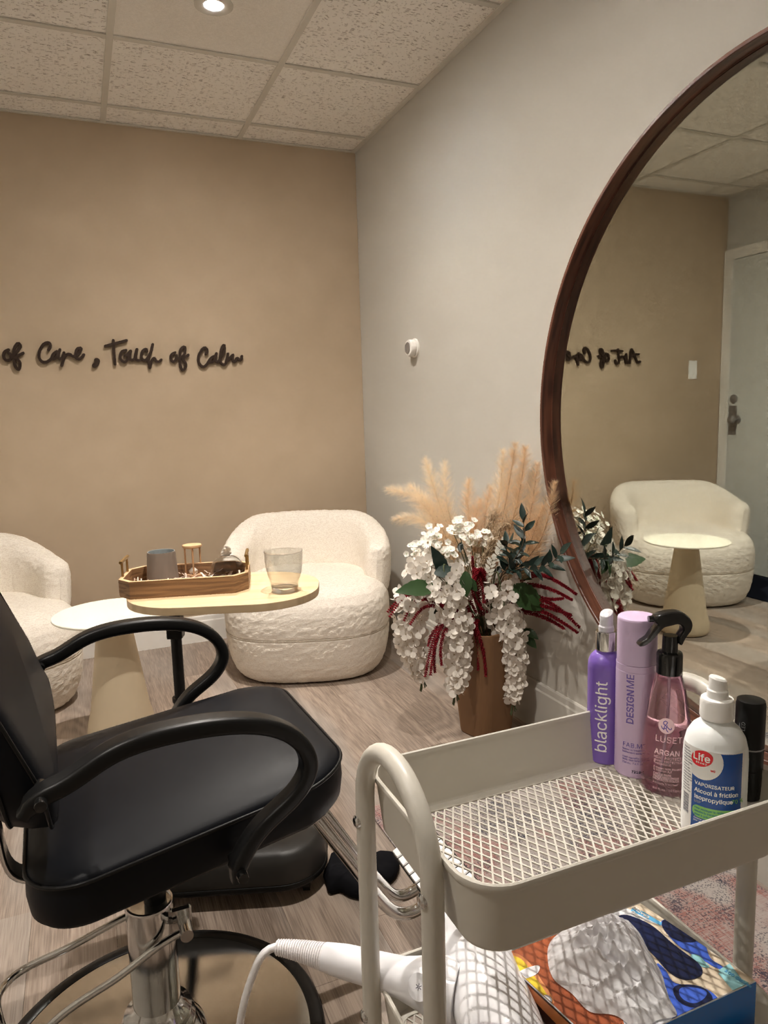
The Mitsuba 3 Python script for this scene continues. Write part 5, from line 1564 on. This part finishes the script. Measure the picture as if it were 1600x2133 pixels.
LEAVES = [  # base pixel, tip pixel, plane, width, material, label
    ((1062, 1222), (1138, 1270), -1.83, 0.085, "leaf_green", "large serrated green leaf right of the right white cascade"),
    ((908, 1222), (828, 1228), -1.76, 0.060, "leaf_green", "large green leaf over the red sprigs at the left of the bouquet"),
    ((930, 1200), (902, 1140), -1.74, 0.045, "leaf_dark", "dark upright leaf between the left bloom and the middle cascade"),
    ((905, 1195), (955, 1185), -1.77, 0.045, "leaf_dark", "dark leaf lying across the top of the middle cascade"),
    ((970, 1190), (972, 1245), -1.82, 0.040, "leaf_green", "pointed green leaf between the two front cascades"),
    ((972, 1205), (996, 1232), -1.82, 0.032, "leaf_green", "small pointed leaf just right of the middle cascade"),
    ((1075, 1205), (1092, 1172), -1.76, 0.034, "leaf_green", "light green leaf under the dark olive branch"),
    ((1068, 1195), (1110, 1205), -1.78, 0.030, "leaf_green", "green leaf above the large serrated leaf"),
    ((1092, 1310), (1122, 1330), -1.80, 0.030, "leaf_green", "small green leaf below the right red sprigs, upper of two"),
    ((1095, 1325), (1118, 1350), -1.80, 0.030, "leaf_green", "small green leaf below the right red sprigs, lower of two"),
    ((960, 1130), (958, 1150), -1.70, 0.020, "leaf_dark", "small dark leaf among the tiny white blossoms"),
    ((1030, 1190), (1060, 1180), -1.72, 0.028, "leaf_dark", "dark leaf behind the right white cascade"),
    ((945, 1250), (905, 1275), -1.70, 0.045, "leaf_dark", "dark leaf in the shade between the left and middle cascades")]
for a_, b_, Y, w_, m_, lab_ in LEAVES:
    p0, p1 = fl(*a_, Y), fl(*b_, Y - 0.02)
    for q_ in (p0, p1):
        q_[0] = min(q_[0], -0.05)
    d_ = p1 - p0
    k_ = thing("leaf", lab_, "leaf")
    add(k_ + "__blade", move(leaf(np.linalg.norm(d_), w_, 13, teeth=0.05), p0, M=orient(d_, (EYE - p0) / 2 + [0, 0, 0.6])), m_, smooth=True)
    add(k_ + "__stalk", tube(bez(MOUTH + [0, 0, 0.0], (MOUTH + p0) / 2 + [0, -0.01, 0.06], p0, 10), 0.0014, 5), "stem_green", smooth=True)

BR = [([(1045, 1195), (1075, 1160), (1092, 1120), (1090, 1080)], -1.72, 11, "dark green olive branch rising in front of the pampas"), ([(1050, 1200), (1100, 1180), (1140, 1178), (1170, 1150)], -1.74, 12, "dark green olive branch reaching right towards the mirror frame"), ([(1045, 1200), (1060, 1170), (1055, 1140), (1062, 1125)], -1.70, 9, "dark green olive branch in the shade at the centre right")]
OL = leaf(0.056, 0.020, 8, fold=0.25, curl=0.10)
OLIVE = mikit.ply(OL, "leaf_dark", smooth=True)
for ax, Y, n_, lab_ in [(a_, y_, int(n2 * 1.8), l_) for a_, y_, n2, l_ in BR]:
    k_ = thing("olive_branch", lab_, "branch")
    A = spl(np.array([fl(*q_, Y - 0.06, -0.15) for q_ in ax]), 40)
    add(k_ + "__stem", tube(np.vstack([bez(MOUTH + [0, 0, -0.02], (MOUTH + A[0]) / 2 + [0, 0, 0.03], A[0], 8)[:-1], A]), np.linspace(0.0022, 0.0010, 47), 6), "stem_brown", smooth=True)
    for j in range(n_):
        s_ = 0.15 + 0.85 * j / (n_ - 1)
        i0 = min(38, int(s_ * 39))
        tg = A[i0 + 1] - A[max(0, i0 - 1)]
        tg /= np.linalg.norm(tg)
        o_ = basis(tg, j * 2.2)
        d_ = tg * 0.65 + o_[:, 0] * 0.9 if j < n_ - 1 else tg
        p_ = A[i0]
        if (p_ + d_ * 0.055)[0] > -0.03:
            d_ = d_ * [0.0, 1, 1] + [-0.05, -0.1, 0]
        put(k_ + "__leaf", OLIVE, orient(d_, np.array([-0.3, -0.7, 0.7]) + rng.normal(size=3) * 0.3), p_, rng.uniform(0.8, 1.1))

# dry grass tuft and silvery lace leaves
for ax, Y, lab_ in (([(1020, 1190), (1030, 1130), (1050, 1095), (1085, 1088)], -1.70, "arching tuft of brown dried grass seeds beside the olive branch"), ([(1012, 1195), (1010, 1130), (1018, 1100), (1032, 1068)], -1.66, "thin upright brown grass seed head in front of the pampas"), ([(1005, 1200), (1010, 1170), (1020, 1150), (1026, 1130)], -1.74, "short tuft of brown dried grass seeds at the centre")):
    k_ = thing("dried_grass", lab_, "dried grass")
    A = spl(np.array([fl(*q_, Y) for q_ in ax]), 40)
    add(k_ + "__stem", tube(np.vstack([bez(MOUTH + [0, 0, -0.02], (MOUTH + A[0]) / 2, A[0], 8)[:-1], A]), 0.0012, 5), "stem_brown", smooth=True)
    m_ = 650
    i0 = rng.integers(6, 39, m_)
    tg = A[np.minimum(i0 + 1, 39)] - A[i0 - 1]
    tg /= np.linalg.norm(tg, axis=1, keepdims=True)
    L = rng.uniform(0.012, 0.034, m_)
    d_ = tg + rng.normal(size=(m_, 3)) * 0.45
    d_ /= np.linalg.norm(d_, axis=1, keepdims=True)
    k4 = np.array([0, 0.5, 1.0])
    P = (A[i0] + rng.normal(size=(m_, 3)) * 0.008)[:, None] + d_[:, None] * (k4[None, :, None] * L[:, None, None]) + np.array([0, 0, -0.25]) * (k4 ** 2)[None, :, None] * L[:, None, None]
    P[..., 0] = np.minimum(P[..., 0], -0.02)
    add(k_ + "__seed_head", strips(P, np.array([0.0008, 0.0014, 0.0003])[None] * np.ones((m_, 1))), "dry_grass", smooth=False, kind="stuff")
LACE = mikit.ply(leaf(0.020, 0.009, 6, fold=0.1, curl=0.05), "leaf_silver", smooth=True)
for ax, lab_ in (([(1030, 1175), (1040, 1150), (1046, 1125)], "silvery lace leaf standing between the grass and the olive branch"), ([(1035, 1180), (1058, 1172), (1082, 1164)], "silvery lace leaf lying across the dark olive branch"), ([(1012, 1215), (1020, 1185), (1026, 1160)], "silvery lace leaf at the centre beside the daisies"), ([(1008, 1240), (1010, 1222), (1008, 1205)], "silvery lace leaf above the right white cascade")):
    k_ = thing("lace_leaf", lab_, "leaf")
    A = spl(np.array([fl(*q_, -1.78) for q_ in ax]), 24)
    add(k_ + "__stalk", tube(np.vstack([bez(MOUTH, (MOUTH + A[0]) / 2 + [0, -0.01, 0.02], A[0], 8)[:-1], A]), 0.0010, 5), "leaf_silver", smooth=True)
    for j in range(13):
        i0 = min(22, 2 + int(j / 12 * 21))
        tg = A[i0 + 1] - A[i0 - 1]
        tg /= np.linalg.norm(tg)
        vw = (EYE - A[i0]) / np.linalg.norm(EYE - A[i0])
        sd = np.cross(tg, vw) * (1 if j % 2 else -1)
        d_ = tg * 0.7 + sd * 0.8 if j < 12 else tg
        put(k_ + "__leaflet", LACE, orient(d_, vw), A[i0], 0.7 + 0.5 * math.sin(math.pi * (j + 2) / 15))
